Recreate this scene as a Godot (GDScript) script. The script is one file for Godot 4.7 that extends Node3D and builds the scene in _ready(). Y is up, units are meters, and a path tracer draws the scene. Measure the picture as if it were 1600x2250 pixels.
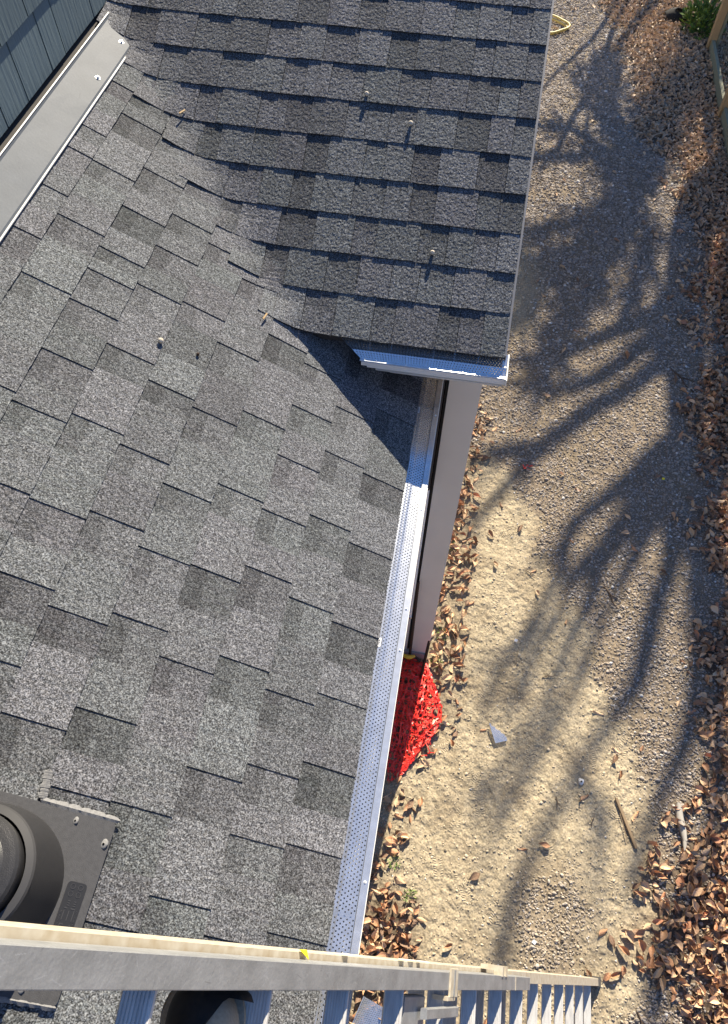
extends Node3D
# A shingled roof seen from a ladder: two slopes with a valley, gutters with perforated guards, yard below.

const EYE := Vector3(0, 5.351, 0)
const XA := -0.0987      # eave of the lower slope (runs along z)
const HA := 3.3029
const TA := 0.50007
const ZB := -1.9036      # eave of the gable slope (runs along x)
const HB := 3.5395
const TB := 0.44615
const XR := 0.1792       # rake edge of the gable slope
const EX := 0.143        # course exposure
const SUN := Vector3(-0.14, -1.0, 1.42)

var rng := RandomNumberGenerator.new()
var noise := FastNoiseLite.new()
var taken := {}
var M := {}

# limbs as x, y, z, radius
var LIMBS := [
	["trunk", PackedFloat32Array([4.09, 3.72, -15.2, 0.279, 3.65, 4.25, -15.2, 0.268, 3.29, 4.72, -15.2, 0.257, 3.18, 5.4, -15.2, 0.237, 3.18, 6.14, -15.2, 0.215, 3.22, 7.03, -15.2, 0.186, 3.22, 7.46, -15.2, 0.153])],
	["stem", PackedFloat32Array([4.24, 4.61, -15.4, 0.218, 3.81, 5.23, -15.4, 0.207, 3.64, 5.81, -15.4, 0.195, 3.6, 6.32, -15.4, 0.176, 3.59, 7.12, -15.4, 0.152, 3.57, 7.56, -15.4, 0.12, 3.54, 7.88, -15.4, 0.068])],
	["b1", PackedFloat32Array([3.21, 7.35, -15.2, 0.176, 2.95, 7.34, -14.96, 0.116, 2.75, 7.33, -14.72, 0.09, 2.54, 7.51, -14.72, 0.069, 2.35, 7.67, -14.72, 0.059, 2.26, 7.84, -14.72, 0.055, 2.17, 7.97, -14.72, 0.036, 2.01, 8.04, -14.72, 0.024])],
	["b1b", PackedFloat32Array([2.23, 7.47, -14.24, 0.055, 2.2, 7.7, -14.24, 0.047, 2.11, 7.94, -14.24, 0.04, 1.99, 8.14, -14.24, 0.032, 1.85, 8.39, -14.24, 0.034, 1.8, 8.6, -14.24, 0.036])],
	["b2", PackedFloat32Array([3.21, 7.42, -15.2, 0.174, 2.98, 7.89, -15.38, 0.107, 2.71, 8.35, -15.56, 0.084, 2.63, 8.57, -15.56, 0.07, 2.62, 8.72, -15.56, 0.063, 2.52, 8.96, -15.56, 0.055, 2.43, 9.22, -15.56, 0.048, 2.33, 9.51, -15.56, 0.04, 2.15, 9.78, -15.56, 0.042, 2, 10.04, -15.56, 0.047])],
	["b3", PackedFloat32Array([3.22, 7.46, -15.2, 0.174, 2.98, 7.59, -14.78, 0.087, 2.8, 7.58, -14.36, 0.06, 2.64, 7.92, -14.36, 0.04, 2.55, 8.17, -14.36, 0.034, 2.45, 8.41, -14.36, 0.034, 2.35, 8.64, -14.36, 0.037, 2.19, 8.94, -14.36, 0.042, 2.03, 9.2, -14.36, 0.047])],
	["b4", PackedFloat32Array([3.25, 7.45, -15.2, 0.205, 3.2, 8.21, -15.56, 0.103, 3.22, 8.78, -15.92, 0.087, 3.13, 9.03, -15.92, 0.084, 3.09, 9.23, -15.92, 0.093, 3.03, 9.5, -15.92, 0.078, 2.89, 9.69, -15.92, 0.056, 2.75, 9.88, -15.92, 0.044, 2.57, 10.19, -15.92, 0.046, 2.44, 10.43, -15.92, 0.051, 2.35, 10.74, -15.92, 0.058, 2.35, 10.92, -15.92, 0.063])],
	["b5", PackedFloat32Array([3.27, 7.49, -15.2, 0.236, 3.34, 7.75, -15.08, 0.165, 3.38, 8.07, -14.96, 0.133, 3.39, 8.45, -14.96, 0.121, 3.38, 8.82, -14.96, 0.099, 3.29, 9.12, -14.96, 0.074, 3.17, 9.36, -14.96, 0.052, 3.07, 9.57, -14.96, 0.049, 2.98, 9.83, -14.96, 0.055])],
	["b6", PackedFloat32Array([3.34, 7.8, -15.2, 0.136, 3.52, 8.31, -15.32, 0.099, 3.6, 8.82, -15.44, 0.082, 3.57, 9.24, -15.44, 0.061, 3.56, 9.57, -15.44, 0.082, 3.52, 9.89, -15.44, 0.05, 3.36, 10.2, -15.44, 0.057, 3.24, 10.42, -15.44, 0.062, 3.2, 10.67, -15.44, 0.069])],
	["b7", PackedFloat32Array([3.18, 5.83, -15.2, 0.209, 2.84, 5.92, -14.9, 0.094, 2.56, 5.89, -14.6, 0.078, 2.1, 6.14, -14.6, 0.069, 1.72, 6.3, -14.6, 0.054, 1.44, 6.4, -14.6, 0.029])],
	["b8", PackedFloat32Array([3.19, 6.14, -15.2, 0.202, 2.92, 6.6, -15.5, 0.098, 2.79, 6.96, -15.8, 0.089, 2.51, 7.22, -15.8, 0.08, 2.23, 7.38, -15.8, 0.065, 1.9, 7.42, -15.8, 0.045, 1.5, 7.41, -15.8, 0.028])],
	["b9", PackedFloat32Array([3.21, 6.42, -15.2, 0.161, 2.86, 6.59, -15.02, 0.087, 2.68, 6.63, -14.84, 0.086, 2.37, 6.86, -14.84, 0.083, 2.12, 7.09, -14.84, 0.081, 1.94, 7.27, -14.84, 0.073, 1.77, 7.51, -14.84, 0.058, 1.57, 7.8, -14.84, 0.038, 1.44, 7.98, -14.84, 0.025])],
	["b9b", PackedFloat32Array([1.94, 7.25, -14.84, 0.061, 1.79, 7.31, -14.84, 0.079, 1.56, 7.37, -14.84, 0.06, 1.39, 7.47, -14.84, 0.03])],
	["b10", PackedFloat32Array([2.64, 8.03, -15.08, 0.055, 2.39, 8.31, -15.08, 0.041, 2.34, 8.53, -15.08, 0.035, 2.17, 8.74, -15.08, 0.031, 2.01, 8.87, -15.08, 0.032])],
	["b11", PackedFloat32Array([3.02, 8.47, -16.16, 0.057, 2.73, 8.97, -16.16, 0.048, 2.49, 9.16, -16.16, 0.041, 2.37, 9.55, -16.16, 0.032, 2.11, 9.94, -16.16, 0.036])],
	["b12", PackedFloat32Array([2.63, 9.23, -14.96, 0.04, 2.59, 9.35, -14.96, 0.043, 2.79, 9.52, -14.96, 0.047, 2.75, 9.64, -14.96, 0.05])],
	["c1", PackedFloat32Array([2.92, 4, -16, 0.199, 2.74, 4.63, -16, 0.189, 2.54, 5.33, -16, 0.161, 2.29, 5.86, -16, 0.133, 2.01, 6.29, -16, 0.098, 1.73, 6.6, -16, 0.062])],
	["c2", PackedFloat32Array([2.74, 4.21, -15.52, 0.161, 2.57, 4.72, -15.52, 0.127, 2.3, 5.21, -15.52, 0.148, 1.87, 5.39, -15.52, 0.104, 1.45, 5.63, -15.52, 0.066])],
	["c3", PackedFloat32Array([2.58, 5.67, -16.48, 0.151, 2.41, 6.42, -16.48, 0.165, 2.29, 6.92, -16.48, 0.133, 2.2, 7.23, -16.48, 0.06])],
	["c4", PackedFloat32Array([2.58, 4.81, -15.64, 0.099, 2, 4.5, -15.64, 0.063, 1.68, 4.57, -15.64, 0.046, 1.3, 4.65, -15.64, 0.024])],
	["c5", PackedFloat32Array([2.23, 4.58, -15.64, 0.074, 1.84, 4.2, -15.64, 0.03, 1.6, 4.11, -15.64, 0.016])],
	["c6", PackedFloat32Array([2.55, 4.9, -16.24, 0.131, 2.26, 4.26, -16.24, 0.067, 2.16, 3.52, -16.24, 0.018])],
	["c7", PackedFloat32Array([2.24, 4.23, -15.76, 0.077, 1.99, 3.71, -15.76, 0.038, 1.85, 3.26, -15.76, 0.013])],
	["c8", PackedFloat32Array([2.28, 4.48, -16.12, 0.077, 1.94, 4.06, -16.12, 0.032, 1.82, 3.74, -16.12, 0.011])],
	["c9", PackedFloat32Array([2.29, 4.15, -15.88, 0.049, 2.05, 3.62, -15.88, 0.027, 1.99, 3.24, -15.88, 0.011])],
	["c10", PackedFloat32Array([1.95, 5.87, -15.4, 0.088, 1.69, 5.79, -15.4, 0.089, 1.53, 5.98, -15.4, 0.063, 1.34, 5.78, -15.4, 0.04])],
	["c11", PackedFloat32Array([2.31, 5.68, -15.76, 0.092, 1.9, 5.94, -15.76, 0.105, 1.67, 6.27, -15.76, 0.087, 1.62, 6.69, -15.76, 0.046])],
	["c12", PackedFloat32Array([2.42, 5.67, -16.36, 0.096, 2.84, 5.99, -16.36, 0.119, 2.78, 6.45, -16.36, 0.104, 2.72, 6.83, -16.36, 0.061])],
	["c13", PackedFloat32Array([3.98, 1.84, -15.88, 0.301, 3.46, 2.71, -15.88, 0.348, 2.95, 3.58, -15.88, 0.327, 2.57, 4.31, -15.88, 0.28, 2.36, 4.77, -15.88, 0.157])],
	["c14", PackedFloat32Array([1.97, 6.04, -15.64, 0.088, 1.99, 6.41, -15.64, 0.099, 1.94, 6.81, -15.64, 0.072, 1.95, 7.08, -15.64, 0.034])],
	["d1", PackedFloat32Array([2.64, 0.3, -15.2, 0.094, 2.49, 1.08, -15.2, 0.082, 2.26, 1.6, -15.2, 0.072, 1.99, 2.43, -15.2, 0.061, 1.82, 3.04, -15.2, 0.063, 1.65, 3.52, -15.2, 0.049, 1.54, 4.07, -15.2, 0.034, 1.37, 4.48, -15.2, 0.022])],
	["d2", PackedFloat32Array([2.05, 0.21, -14.96, 0.044, 1.91, 0.93, -14.96, 0.038, 1.64, 1.92, -14.96, 0.035, 1.27, 2.63, -14.96, 0.029, 1.13, 3.05, -14.96, 0.024])],
	["d3", PackedFloat32Array([2.17, 0.54, -15.44, 0.044, 2.1, 1.25, -15.44, 0.042, 1.95, 2.02, -15.44, 0.04, 1.92, 2.61, -15.44, 0.055, 1.87, 3.16, -15.44, 0.052])],
]

class Geo:
	var v := PackedVector3Array()
	var n := PackedVector3Array()
	var c := PackedColorArray()
	var u := PackedVector2Array()
	var tint := Color(1, 1, 1)
	var smooth := false
	func p(a: Vector3, nn := Vector3.UP, uv := Vector2.ZERO):
		v.append(a); n.append(nn); c.append(tint); u.append(uv)
	func tri(a: Vector3, b: Vector3, d: Vector3):
		var nn := -(b - a).cross(d - a).normalized()
		p(a, nn); p(b, nn); p(d, nn)
	func quad(a: Vector3, b: Vector3, d: Vector3, e: Vector3):
		tri(a, d, b); tri(a, e, d)
	# box from an origin and three edge vectors
	func box(o: Vector3, a: Vector3, b: Vector3, d: Vector3):
		var q := [o, o + a, o + a + b, o + b, o + d, o + a + d, o + a + b + d, o + b + d]
		for f in [[0, 3, 2, 1], [4, 5, 6, 7], [0, 1, 5, 4], [2, 3, 7, 6], [1, 2, 6, 5], [3, 0, 4, 7]]:
			quad(q[f[0]], q[f[1]], q[f[2]], q[f[3]])
	# box with chamfered long edges, axis a
	func bar(o: Vector3, a: Vector3, b: Vector3, d: Vector3, k: float):
		var bn := b.normalized() * k
		var dn := d.normalized() * k
		prism([o + bn, o + b - bn, o + b + dn, o + b + d - dn, o + b + d - bn, o + d + bn, o + d - dn, o + dn], a)
	func prism(poly: Array, ax: Vector3):
		var m: int = poly.size()
		for i in m:
			quad(poly[i], poly[(i + 1) % m], poly[(i + 1) % m] + ax, poly[i] + ax)
		for i in range(1, m - 1):
			tri(poly[0], poly[i], poly[i + 1])
			tri(poly[0] + ax, poly[i + 1] + ax, poly[i] + ax)
	func tube(pts: Array, radii: Array, sides := 10, caps := true):
		smooth = true
		var rings := []
		var up := Vector3(0.31, 0.2, 0.93)
		for i in pts.size():
			var d: Vector3 = (pts[mini(i + 1, pts.size() - 1)] - pts[maxi(i - 1, 0)]).normalized()
			var x := d.cross(up).normalized()
			if x.length() < 0.5:
				x = d.cross(Vector3.RIGHT).normalized()
			var y := d.cross(x).normalized()
			up = y.cross(d) if false else up
			var ring := []
			for s in sides:
				var a := TAU * s / sides
				ring.append(x * cos(a) + y * sin(a))
			rings.append(ring)
		for i in pts.size() - 1:
			for s in sides:
				var t := (s + 1) % sides
				var a: Vector3 = rings[i][s]
				var b: Vector3 = rings[i][t]
				var e: Vector3 = rings[i + 1][s]
				var f: Vector3 = rings[i + 1][t]
				p(pts[i] + a * radii[i], a); p(pts[i] + b * radii[i], b); p(pts[i + 1] + f * radii[i + 1], f)
				p(pts[i] + a * radii[i], a); p(pts[i + 1] + f * radii[i + 1], f); p(pts[i + 1] + e * radii[i + 1], e)
		if caps:
			for e in [0, pts.size() - 1]:
				var d: Vector3 = (pts[1] - pts[0] if e == 0 else pts[e] - pts[e - 1]).normalized() * (-1.0 if e == 0 else 1.0)
				for s in sides:
					p(pts[e], d); p(pts[e] + rings[e][s] * radii[e], d); p(pts[e] + rings[e][(s + 1) % sides] * radii[e], d)
	# lathe of (radius, height) points about an axis
	func lathe(o: Vector3, ax: Vector3, prof: Array, sides := 40):
		smooth = true
		var x := ax.cross(Vector3(0.2, 0.1, 1)).normalized()
		var y := ax.cross(x).normalized()
		for i in prof.size() - 1:
			var dr: float = prof[i + 1].x - prof[i].x
			var dh: float = prof[i + 1].y - prof[i].y
			for s in sides:
				var q := []
				for w in [s, s + 1]:
					var a: float = TAU * w / sides
					var r: Vector3 = x * cos(a) + y * sin(a)
					var nn := (r * dh - ax * dr).normalized()
					q.append([o + r * prof[i].x + ax * prof[i].y, o + r * prof[i + 1].x + ax * prof[i + 1].y, nn])
				p(q[0][0], q[0][2]); p(q[1][0], q[1][2]); p(q[1][1], q[1][2])
				p(q[0][0], q[0][2]); p(q[1][1], q[1][2]); p(q[0][1], q[0][2])
	func mesh() -> ArrayMesh:
		var a := []
		a.resize(Mesh.ARRAY_MAX)
		a[Mesh.ARRAY_VERTEX] = v
		if smooth:
			for i in range(0, v.size(), 3):
				if (v[i + 2] - v[i]).cross(v[i + 1] - v[i]).dot(n[i] + n[i + 1] + n[i + 2]) < 0:
					var t := v[i + 1]; v[i + 1] = v[i + 2]; v[i + 2] = t
					t = n[i + 1]; n[i + 1] = n[i + 2]; n[i + 2] = t
					var w := u[i + 1]; u[i + 1] = u[i + 2]; u[i + 2] = w
			a[Mesh.ARRAY_VERTEX] = v
			a[Mesh.ARRAY_NORMAL] = n
		a[Mesh.ARRAY_COLOR] = c
		a[Mesh.ARRAY_TEX_UV] = u
		var m := ArrayMesh.new()
		m.add_surface_from_arrays(Mesh.PRIMITIVE_TRIANGLES, a)
		return m

func numbered(called: String) -> String:
	taken[called] = taken.get(called, -1) + 1
	return called if taken[called] == 0 else "%s_%03d" % [called, taken[called]]
func put(g, called: String, mat: Material, parent: Node = self) -> MeshInstance3D:
	var o := MeshInstance3D.new()
	o.name = numbered(called) if parent == self else called
	o.mesh = g.mesh() if g is Geo else g
	o.material_override = mat
	parent.add_child(o, true)
	return o
func tag(o: Node, label: String, category: String, group := ""):
	o.set_meta("label", label); o.set_meta("category", category)
	if group: o.set_meta("group", group)
	return o
func thing(called: String, label: String, category: String, at := Vector3.ZERO, group := "") -> Node3D:
	var o := Node3D.new()
	o.name = numbered(called)
	add_child(o)
	o.position = at
	tag(o, label, category, group)
	return o
func stuff(o: Node):
	o.set_meta("kind", "stuff"); return o
func structure(o: Node):
	o.set_meta("kind", "structure"); return o

# ---------- textures and materials ----------
func lin(r: float, g: float, b: float) -> Color:
	return Color(r, g, b).linear_to_srgb()
func granules(size: int, seed_: int, dark: float, bright: float, mid: float, blur: int) -> ImageTexture:
	var r := RandomNumberGenerator.new(); r.seed = seed_
	var d := PackedByteArray(); d.resize(size * size * 3)
	for i in size * size:
		var q := r.randf()
		var val := mid * r.randf_range(0.75, 1.25)
		if q < 0.30: val = dark * r.randf_range(0.6, 1.4)
		elif q > 0.80: val = bright * r.randf_range(0.7, 1.3)
		var warm := r.randf_range(-0.05, 0.05)
		var col := Color(minf(val * (1.0 + warm), 1), minf(val, 1), minf(val * (1.0 - warm), 1)).linear_to_srgb()
		d[i * 3] = int(col.r * 255); d[i * 3 + 1] = int(col.g * 255); d[i * 3 + 2] = int(col.b * 255)
	var im := Image.create_from_data(size, size, false, Image.FORMAT_RGB8, d)
	if blur > 1:
		im.resize(size / blur, size / blur, Image.INTERPOLATE_LANCZOS)
		im.resize(size, size, Image.INTERPOLATE_CUBIC)
	im.generate_mipmaps()
	return ImageTexture.create_from_image(im)
func noise_tex(freq: float, seed_: int, lo: Color, hi: Color, as_normal := false, strength := 4.0, kind := FastNoiseLite.TYPE_SIMPLEX_SMOOTH, stretch := 1.0, size := 512) -> Texture2D:
	var f := FastNoiseLite.new()
	f.seed = seed_; f.frequency = freq; f.noise_type = kind; f.fractal_octaves = 4
	var im: Image = f.get_seamless_image(size, int(size / stretch), false, false, 0.1)
	if stretch != 1.0: im.resize(size, size, Image.INTERPOLATE_CUBIC)
	if as_normal:
		im.bump_map_to_normal_map(strength)
		return ImageTexture.create_from_image(im)
	var d := im.get_data(); var o := PackedByteArray(); o.resize(d.size() * 3)
	for i in d.size():
		var t := d[i] / 255.0
		var c := lo.lerp(hi, t).linear_to_srgb()
		o[i * 3] = int(c.r * 255); o[i * 3 + 1] = int(c.g * 255); o[i * 3 + 2] = int(c.b * 255)
	return ImageTexture.create_from_image(Image.create_from_data(size, size, false, Image.FORMAT_RGB8, o))
func scratched(seed_: int, low: float, strokes: int) -> ImageTexture:
	# worn metal: cloudy tarnish, fine pitting and short bright scratches
	var r := RandomNumberGenerator.new(); r.seed = seed_
	var f := FastNoiseLite.new(); f.seed = seed_; f.frequency = 0.012; f.fractal_octaves = 5
	var size := 512
	var d := f.get_seamless_image(size, size).get_data()
	var o := PackedByteArray(); o.resize(size * size * 3)
	var val := PackedFloat32Array(); val.resize(size * size)
	for i in size * size: val[i] = lerpf(low, 0.92, d[i] / 255.0) * r.randf_range(0.93, 1.07)
	for k in strokes:
		var x := r.randf() * size; var y := r.randf() * size
		var an := r.randfn(0.4, 0.9); var L := r.randi_range(3, 26)
		var lift := r.randf_range(1.08, 1.4) if r.randf() < 0.75 else r.randf_range(0.6, 0.85)
		for i in L:
			var at := (int(y + sin(an) * i) & 511) * size + (int(x + cos(an) * i) & 511)
			val[at] *= lift
	for i in size * size:
		var c := Color(val[i], val[i] * 0.995, val[i] * 0.975).clamp().linear_to_srgb()
		o[i * 3] = int(c.r * 255); o[i * 3 + 1] = int(c.g * 255); o[i * 3 + 2] = int(c.b * 255)
	return ImageTexture.create_from_image(Image.create_from_data(size, size, false, Image.FORMAT_RGB8, o))
func mat(col: Color, rough := 0.8, metal := 0.0, tex: Texture2D = null, scale := 1.0, nrm: Texture2D = null, nscale := 1.0, vcol := false) -> StandardMaterial3D:
	var m := StandardMaterial3D.new()
	m.albedo_color = col; m.roughness = rough; m.metallic = metal
	if tex:
		m.albedo_texture = tex
	if nrm:
		m.normal_enabled = true; m.normal_texture = nrm; m.normal_scale = nscale
	if tex or nrm:
		m.uv1_triplanar = true; m.uv1_world_triplanar = true; m.uv1_triplanar_sharpness = 6.0
		m.uv1_scale = Vector3.ONE * scale
	m.vertex_color_use_as_albedo = vcol
	m.cull_mode = BaseMaterial3D.CULL_DISABLED
	return m

func materials():
	var gr := granules(768, 11, 0.10, 1.15, 0.42, 1)
	var gn := noise_tex(0.45, 5, Color.BLACK, Color.WHITE, true, 3.0, FastNoiseLite.TYPE_VALUE)
	M.shingle = mat(Color.WHITE, 0.92, 0.0, gr, 1.0 / 1.35, gn, 0.35, true)
	M.shingle.metallic_specular = 0.3
	M.deck = mat(lin(0.05, 0.045, 0.04), 0.9)
	var scr := noise_tex(0.02, 7, Color(0.80, 0.80, 0.80), Color(1, 1, 1), false, 4.0, FastNoiseLite.TYPE_SIMPLEX_SMOOTH)
	var fine := noise_tex(0.09, 8, Color.BLACK, Color.WHITE, true, 1.2)
	M.guard = mat(lin(0.72, 0.74, 0.76), 0.22, 0.8, scr, 2.2, fine, 0.10)
	M.lip = mat(lin(0.70, 0.72, 0.74), 0.25, 0.75, scr, 3.0)
	M.gutter_white = mat(lin(0.72, 0.72, 0.70), 0.45)
	M.screw = mat(lin(0.8, 0.8, 0.78), 0.3, 0.4)
	var blotch := noise_tex(0.012, 21, Color(0.70, 0.70, 0.71), Color(1, 1, 1))
	blotch = scratched(22, 0.80, 60)
	M.flashing = mat(lin(0.135, 0.150, 0.172), 0.55, 0.0, blotch, 1.6, fine, 0.12)
	M.flashing.metallic_specular = 0.2
	M.flash_edge = mat(lin(0.55, 0.55, 0.53), 0.6, 0.0)
	var grain := noise_tex(0.03, 31, Color(0.88, 0.88, 0.88), Color(1, 1, 1), false, 4.0, FastNoiseLite.TYPE_SIMPLEX_SMOOTH, 8.0)
	var grain_n := noise_tex(0.05, 32, Color.BLACK, Color.WHITE, true, 3.0, FastNoiseLite.TYPE_SIMPLEX_SMOOTH, 14.0)
	M.rake = mat(lin(0.22, 0.22, 0.23), 0.6)
	M.siding = []
	for t in [1.0, 0.93, 1.07]:
		M.siding.append(mat(lin(0.125 * t, 0.175 * t, 0.195 * t), 0.6, 0.0, grain, 2.2, grain_n, 0.3))
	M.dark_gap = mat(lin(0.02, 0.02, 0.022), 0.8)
	M.wall = mat(lin(0.70, 0.67, 0.61), 0.55, 0.0, noise_tex(0.006, 41, Color(0.93, 0.93, 0.93), Color(1, 1, 1)), 0.7)
	M.soffit = mat(lin(0.60, 0.58, 0.55), 0.6)
	M.black_plastic = mat(lin(0.030, 0.030, 0.032), 0.42, 0.0, noise_tex(0.05, 51, Color(0.7, 0.7, 0.7), Color(1, 1, 1)), 3.0, noise_tex(0.25, 52, Color.BLACK, Color.WHITE, true, 1.5), 0.35)
	M.flange = mat(lin(0.062, 0.062, 0.065), 0.6, 0.0, noise_tex(0.05, 54, Color(0.7, 0.7, 0.7), Color(1, 1, 1)), 3.0, noise_tex(0.3, 55, Color.BLACK, Color.WHITE, true, 1.5), 0.3)
	M.plastic_rib = mat(lin(0.042, 0.042, 0.044), 0.5)
	M.sealant = mat(lin(0.22, 0.22, 0.22), 0.7, 0.0, noise_tex(0.05, 53, Color(0.6, 0.6, 0.6), Color(1, 1, 1)), 6.0)
	var alu := scratched(61, 0.62, 500)
	M.rail = mat(lin(0.43, 0.445, 0.46), 0.5, 0.4, alu, 2.2, fine, 0.25)
	M.rail_old = mat(lin(0.66, 0.61, 0.50), 0.6, 0.25, noise_tex(0.02, 62, Color(0.72, 0.64, 0.52), Color(1, 1, 1)), 3.0)
	M.rung = mat(lin(0.66, 0.65, 0.62), 0.55, 0.15, noise_tex(0.03, 63, Color(0.7, 0.7, 0.7), Color(1, 1, 1), false, 4, FastNoiseLite.TYPE_SIMPLEX_SMOOTH, 5.0), 4.0)
	M.rubber = mat(lin(0.09, 0.085, 0.08), 0.8)
	M.yellow = mat(lin(0.85, 0.68, 0.02), 0.5)
	M.yellow_tool = mat(lin(0.70, 0.42, 0.03), 0.5)
	M.suede = mat(lin(0.42, 0.36, 0.27), 0.95, 0.0, noise_tex(0.06, 71, Color(0.7, 0.7, 0.68), Color(1, 1, 1)), 5.0, noise_tex(0.2, 72, Color.BLACK, Color.WHITE, true, 3.0), 0.5)
	M.toe = mat(lin(0.018, 0.017, 0.017), 0.75, 0.0, noise_tex(0.04, 73, Color(0.6, 0.6, 0.6), Color(1, 1, 1)), 4.0)
	M.thread = mat(lin(0.25, 0.17, 0.08), 0.9)
	var soil := granules(768, 81, 0.34, 0.98, 0.62, 2)
	var soil_n := noise_tex(0.06, 82, Color.BLACK, Color.WHITE, true, 7.0)
	M.ground = mat(Color.WHITE, 0.95, 0.0, soil, 1.0 / 2.3, soil_n, 0.5, true)
	M.ground.metallic_specular = 0.15
	M.stone = mat(Color.WHITE, 0.9, 0.0, null, 1, null, 1, true)
	M.leaf = mat(Color.WHITE, 0.7, 0.0, null, 1, null, 1, true)
	M.leaf.backlight = Color(0.25, 0.18, 0.1)
	M.net = mat(lin(0.80, 0.035, 0.02), 0.42)
	M.net.backlight = Color(0.35, 0.05, 0.03)
	M.rust = mat(lin(0.06, 0.035, 0.022), 0.85, 0.2, noise_tex(0.1, 91, Color(0.5, 0.4, 0.35), Color(1, 1, 1)), 8.0)
	M.wood_new = mat(lin(0.42, 0.28, 0.13), 0.75, 0.0, grain, 3.0)
	M.wood_green = mat(lin(0.22, 0.22, 0.14), 0.8, 0.0, grain, 3.0)
	M.wood_old = mat(lin(0.24, 0.17, 0.10), 0.85, 0.0, grain, 4.0)
	M.wood_grey = mat(lin(0.40, 0.37, 0.32), 0.85, 0.0, grain, 4.0)
	M.twig = mat(lin(0.11, 0.075, 0.05), 0.9)
	M.bark = mat(lin(0.09, 0.07, 0.055), 0.95, 0.0, noise_tex(0.03, 95, Color(0.5, 0.5, 0.5), Color(1, 1, 1)), 2.0)
	M.green = mat(Color.WHITE, 0.55, 0.0, null, 1, null, 1, true)
	M.green.backlight = Color(0.2, 0.3, 0.08)
	M.wire = mat(lin(0.03, 0.06, 0.045), 0.5, 0.3)
	M.acorn = mat(lin(0.48, 0.36, 0.20), 0.5)
	M.acorn_cap = mat(lin(0.60, 0.52, 0.40), 0.8)
	M.pale = mat(lin(0.75, 0.74, 0.70), 0.6)
	M.sticker = mat(lin(0.80, 0.80, 0.80), 0.5)
	M.ink = mat(lin(0.10, 0.10, 0.11), 0.6)
	M.hose = mat(lin(0.55, 0.42, 0.12), 0.5)
	M.downspout = mat(lin(0.72, 0.76, 0.82), 0.3, 0.2)
	M.stone_grey = mat(lin(0.30, 0.29, 0.28), 0.9)
	M.dark_plate = mat(lin(0.018, 0.018, 0.019), 0.45)
	M.lump_black = mat(lin(0.012, 0.011, 0.01), 0.95)

# ---------- roof surface ----------
func smax(a: float, b: float, k := 0.035) -> float:
	return 0.5 * (a + b + sqrt((a - b) * (a - b) + k * k))
func hA(x: float) -> float: return HA + (XA - x) * tan(TA)
func hB(z: float) -> float: return HB + (ZB - z) * tan(TB)
func on_a(s: float, z: float, e: float) -> Vector3:
	var x := XA - s * cos(TA)
	var a := hA(x)
	var f := clampf((-0.50 - x) / 0.10, 0, 1)
	return Vector3(x, a + (smax(a, hB(z)) - a) * f, z) + Vector3(sin(TA), cos(TA), 0) * e
func on_b(s: float, x: float, e: float) -> Vector3:
	var z := ZB - s * cos(TB)
	var b := hB(z)
	var y := smax(hA(x), b)
	var k := clampf((y - b) / 0.06, 0, 1)
	return Vector3(x, y, z) + Vector3(sin(TA) * k, cos(TB), sin(TB) * (1 - k)).normalized() * e
# one shingle tab: s runs up the slope, w along the eave
func shingle(at: Callable, s0: float, s1: float, w0: float, w1: float, e0: float, e1: float, tone: Color, band: float, parent: Node, seam := 0.0002):
	var g := Geo.new()
	var seg := clampi(int((w1 - w0) / 0.016), 4, 12)
	var ss := [0.0, 0.62, 0.64, 1.0, 1.09]
	var rows := []
	for k in ss.size():
		var line := []
		for i in seg + 1:
			var w: float = lerpf(w0 + seam, w1 - seam, float(i) / seg)
			if i == 0 or i == seg: w += rng.randf_range(-0.0002, 0.0002)
			var s: float = lerpf(s0, s1, ss[k])
			if k == 0: s += rng.randf_range(-0.0014, 0.0010)
			line.append([s, w, lerpf(e0, e1, ss[k]) + rng.randf_range(-0.0003, 0.0003)])
		rows.append(line)
	for k in ss.size() - 1:
		for i in seg:
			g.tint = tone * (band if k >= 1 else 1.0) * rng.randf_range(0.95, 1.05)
			g.tint.a = 1
			var q: Array = rows[k]; var r: Array = rows[k + 1]
			g.quad(at.call(q[i][0], q[i][1], q[i][2]), at.call(q[i + 1][0], q[i + 1][1], q[i + 1][2]), at.call(r[i + 1][0], r[i + 1][1], r[i + 1][2]), at.call(r[i][0], r[i][1], r[i][2]))
	g.tint = tone * 0.4; g.tint.a = 1  # side faces painted darker to deepen the shadow lines between tabs
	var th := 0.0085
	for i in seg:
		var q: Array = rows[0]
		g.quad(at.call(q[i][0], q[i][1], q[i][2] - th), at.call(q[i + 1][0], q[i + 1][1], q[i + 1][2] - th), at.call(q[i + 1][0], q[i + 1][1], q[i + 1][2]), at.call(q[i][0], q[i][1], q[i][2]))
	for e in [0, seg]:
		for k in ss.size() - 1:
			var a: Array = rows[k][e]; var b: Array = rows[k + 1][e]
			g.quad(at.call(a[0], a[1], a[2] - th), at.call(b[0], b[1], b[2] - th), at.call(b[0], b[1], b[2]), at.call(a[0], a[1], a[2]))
	put(g, "shingle", M.shingle, parent)
func tone(raised: bool) -> Color:
	var k := rng.randf()
	var base := 0.0
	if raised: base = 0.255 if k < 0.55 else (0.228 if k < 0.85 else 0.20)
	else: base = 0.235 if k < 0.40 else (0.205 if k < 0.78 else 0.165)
	base *= 1.27 * rng.randf_range(0.93, 1.07)
	var hue := rng.randf_range(-1, 1)
	return Color(base * (0.965 + 0.018 * hue), base * (1.0 - 0.008 * hue), base * (1.05 + 0.012 * hue))

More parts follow.
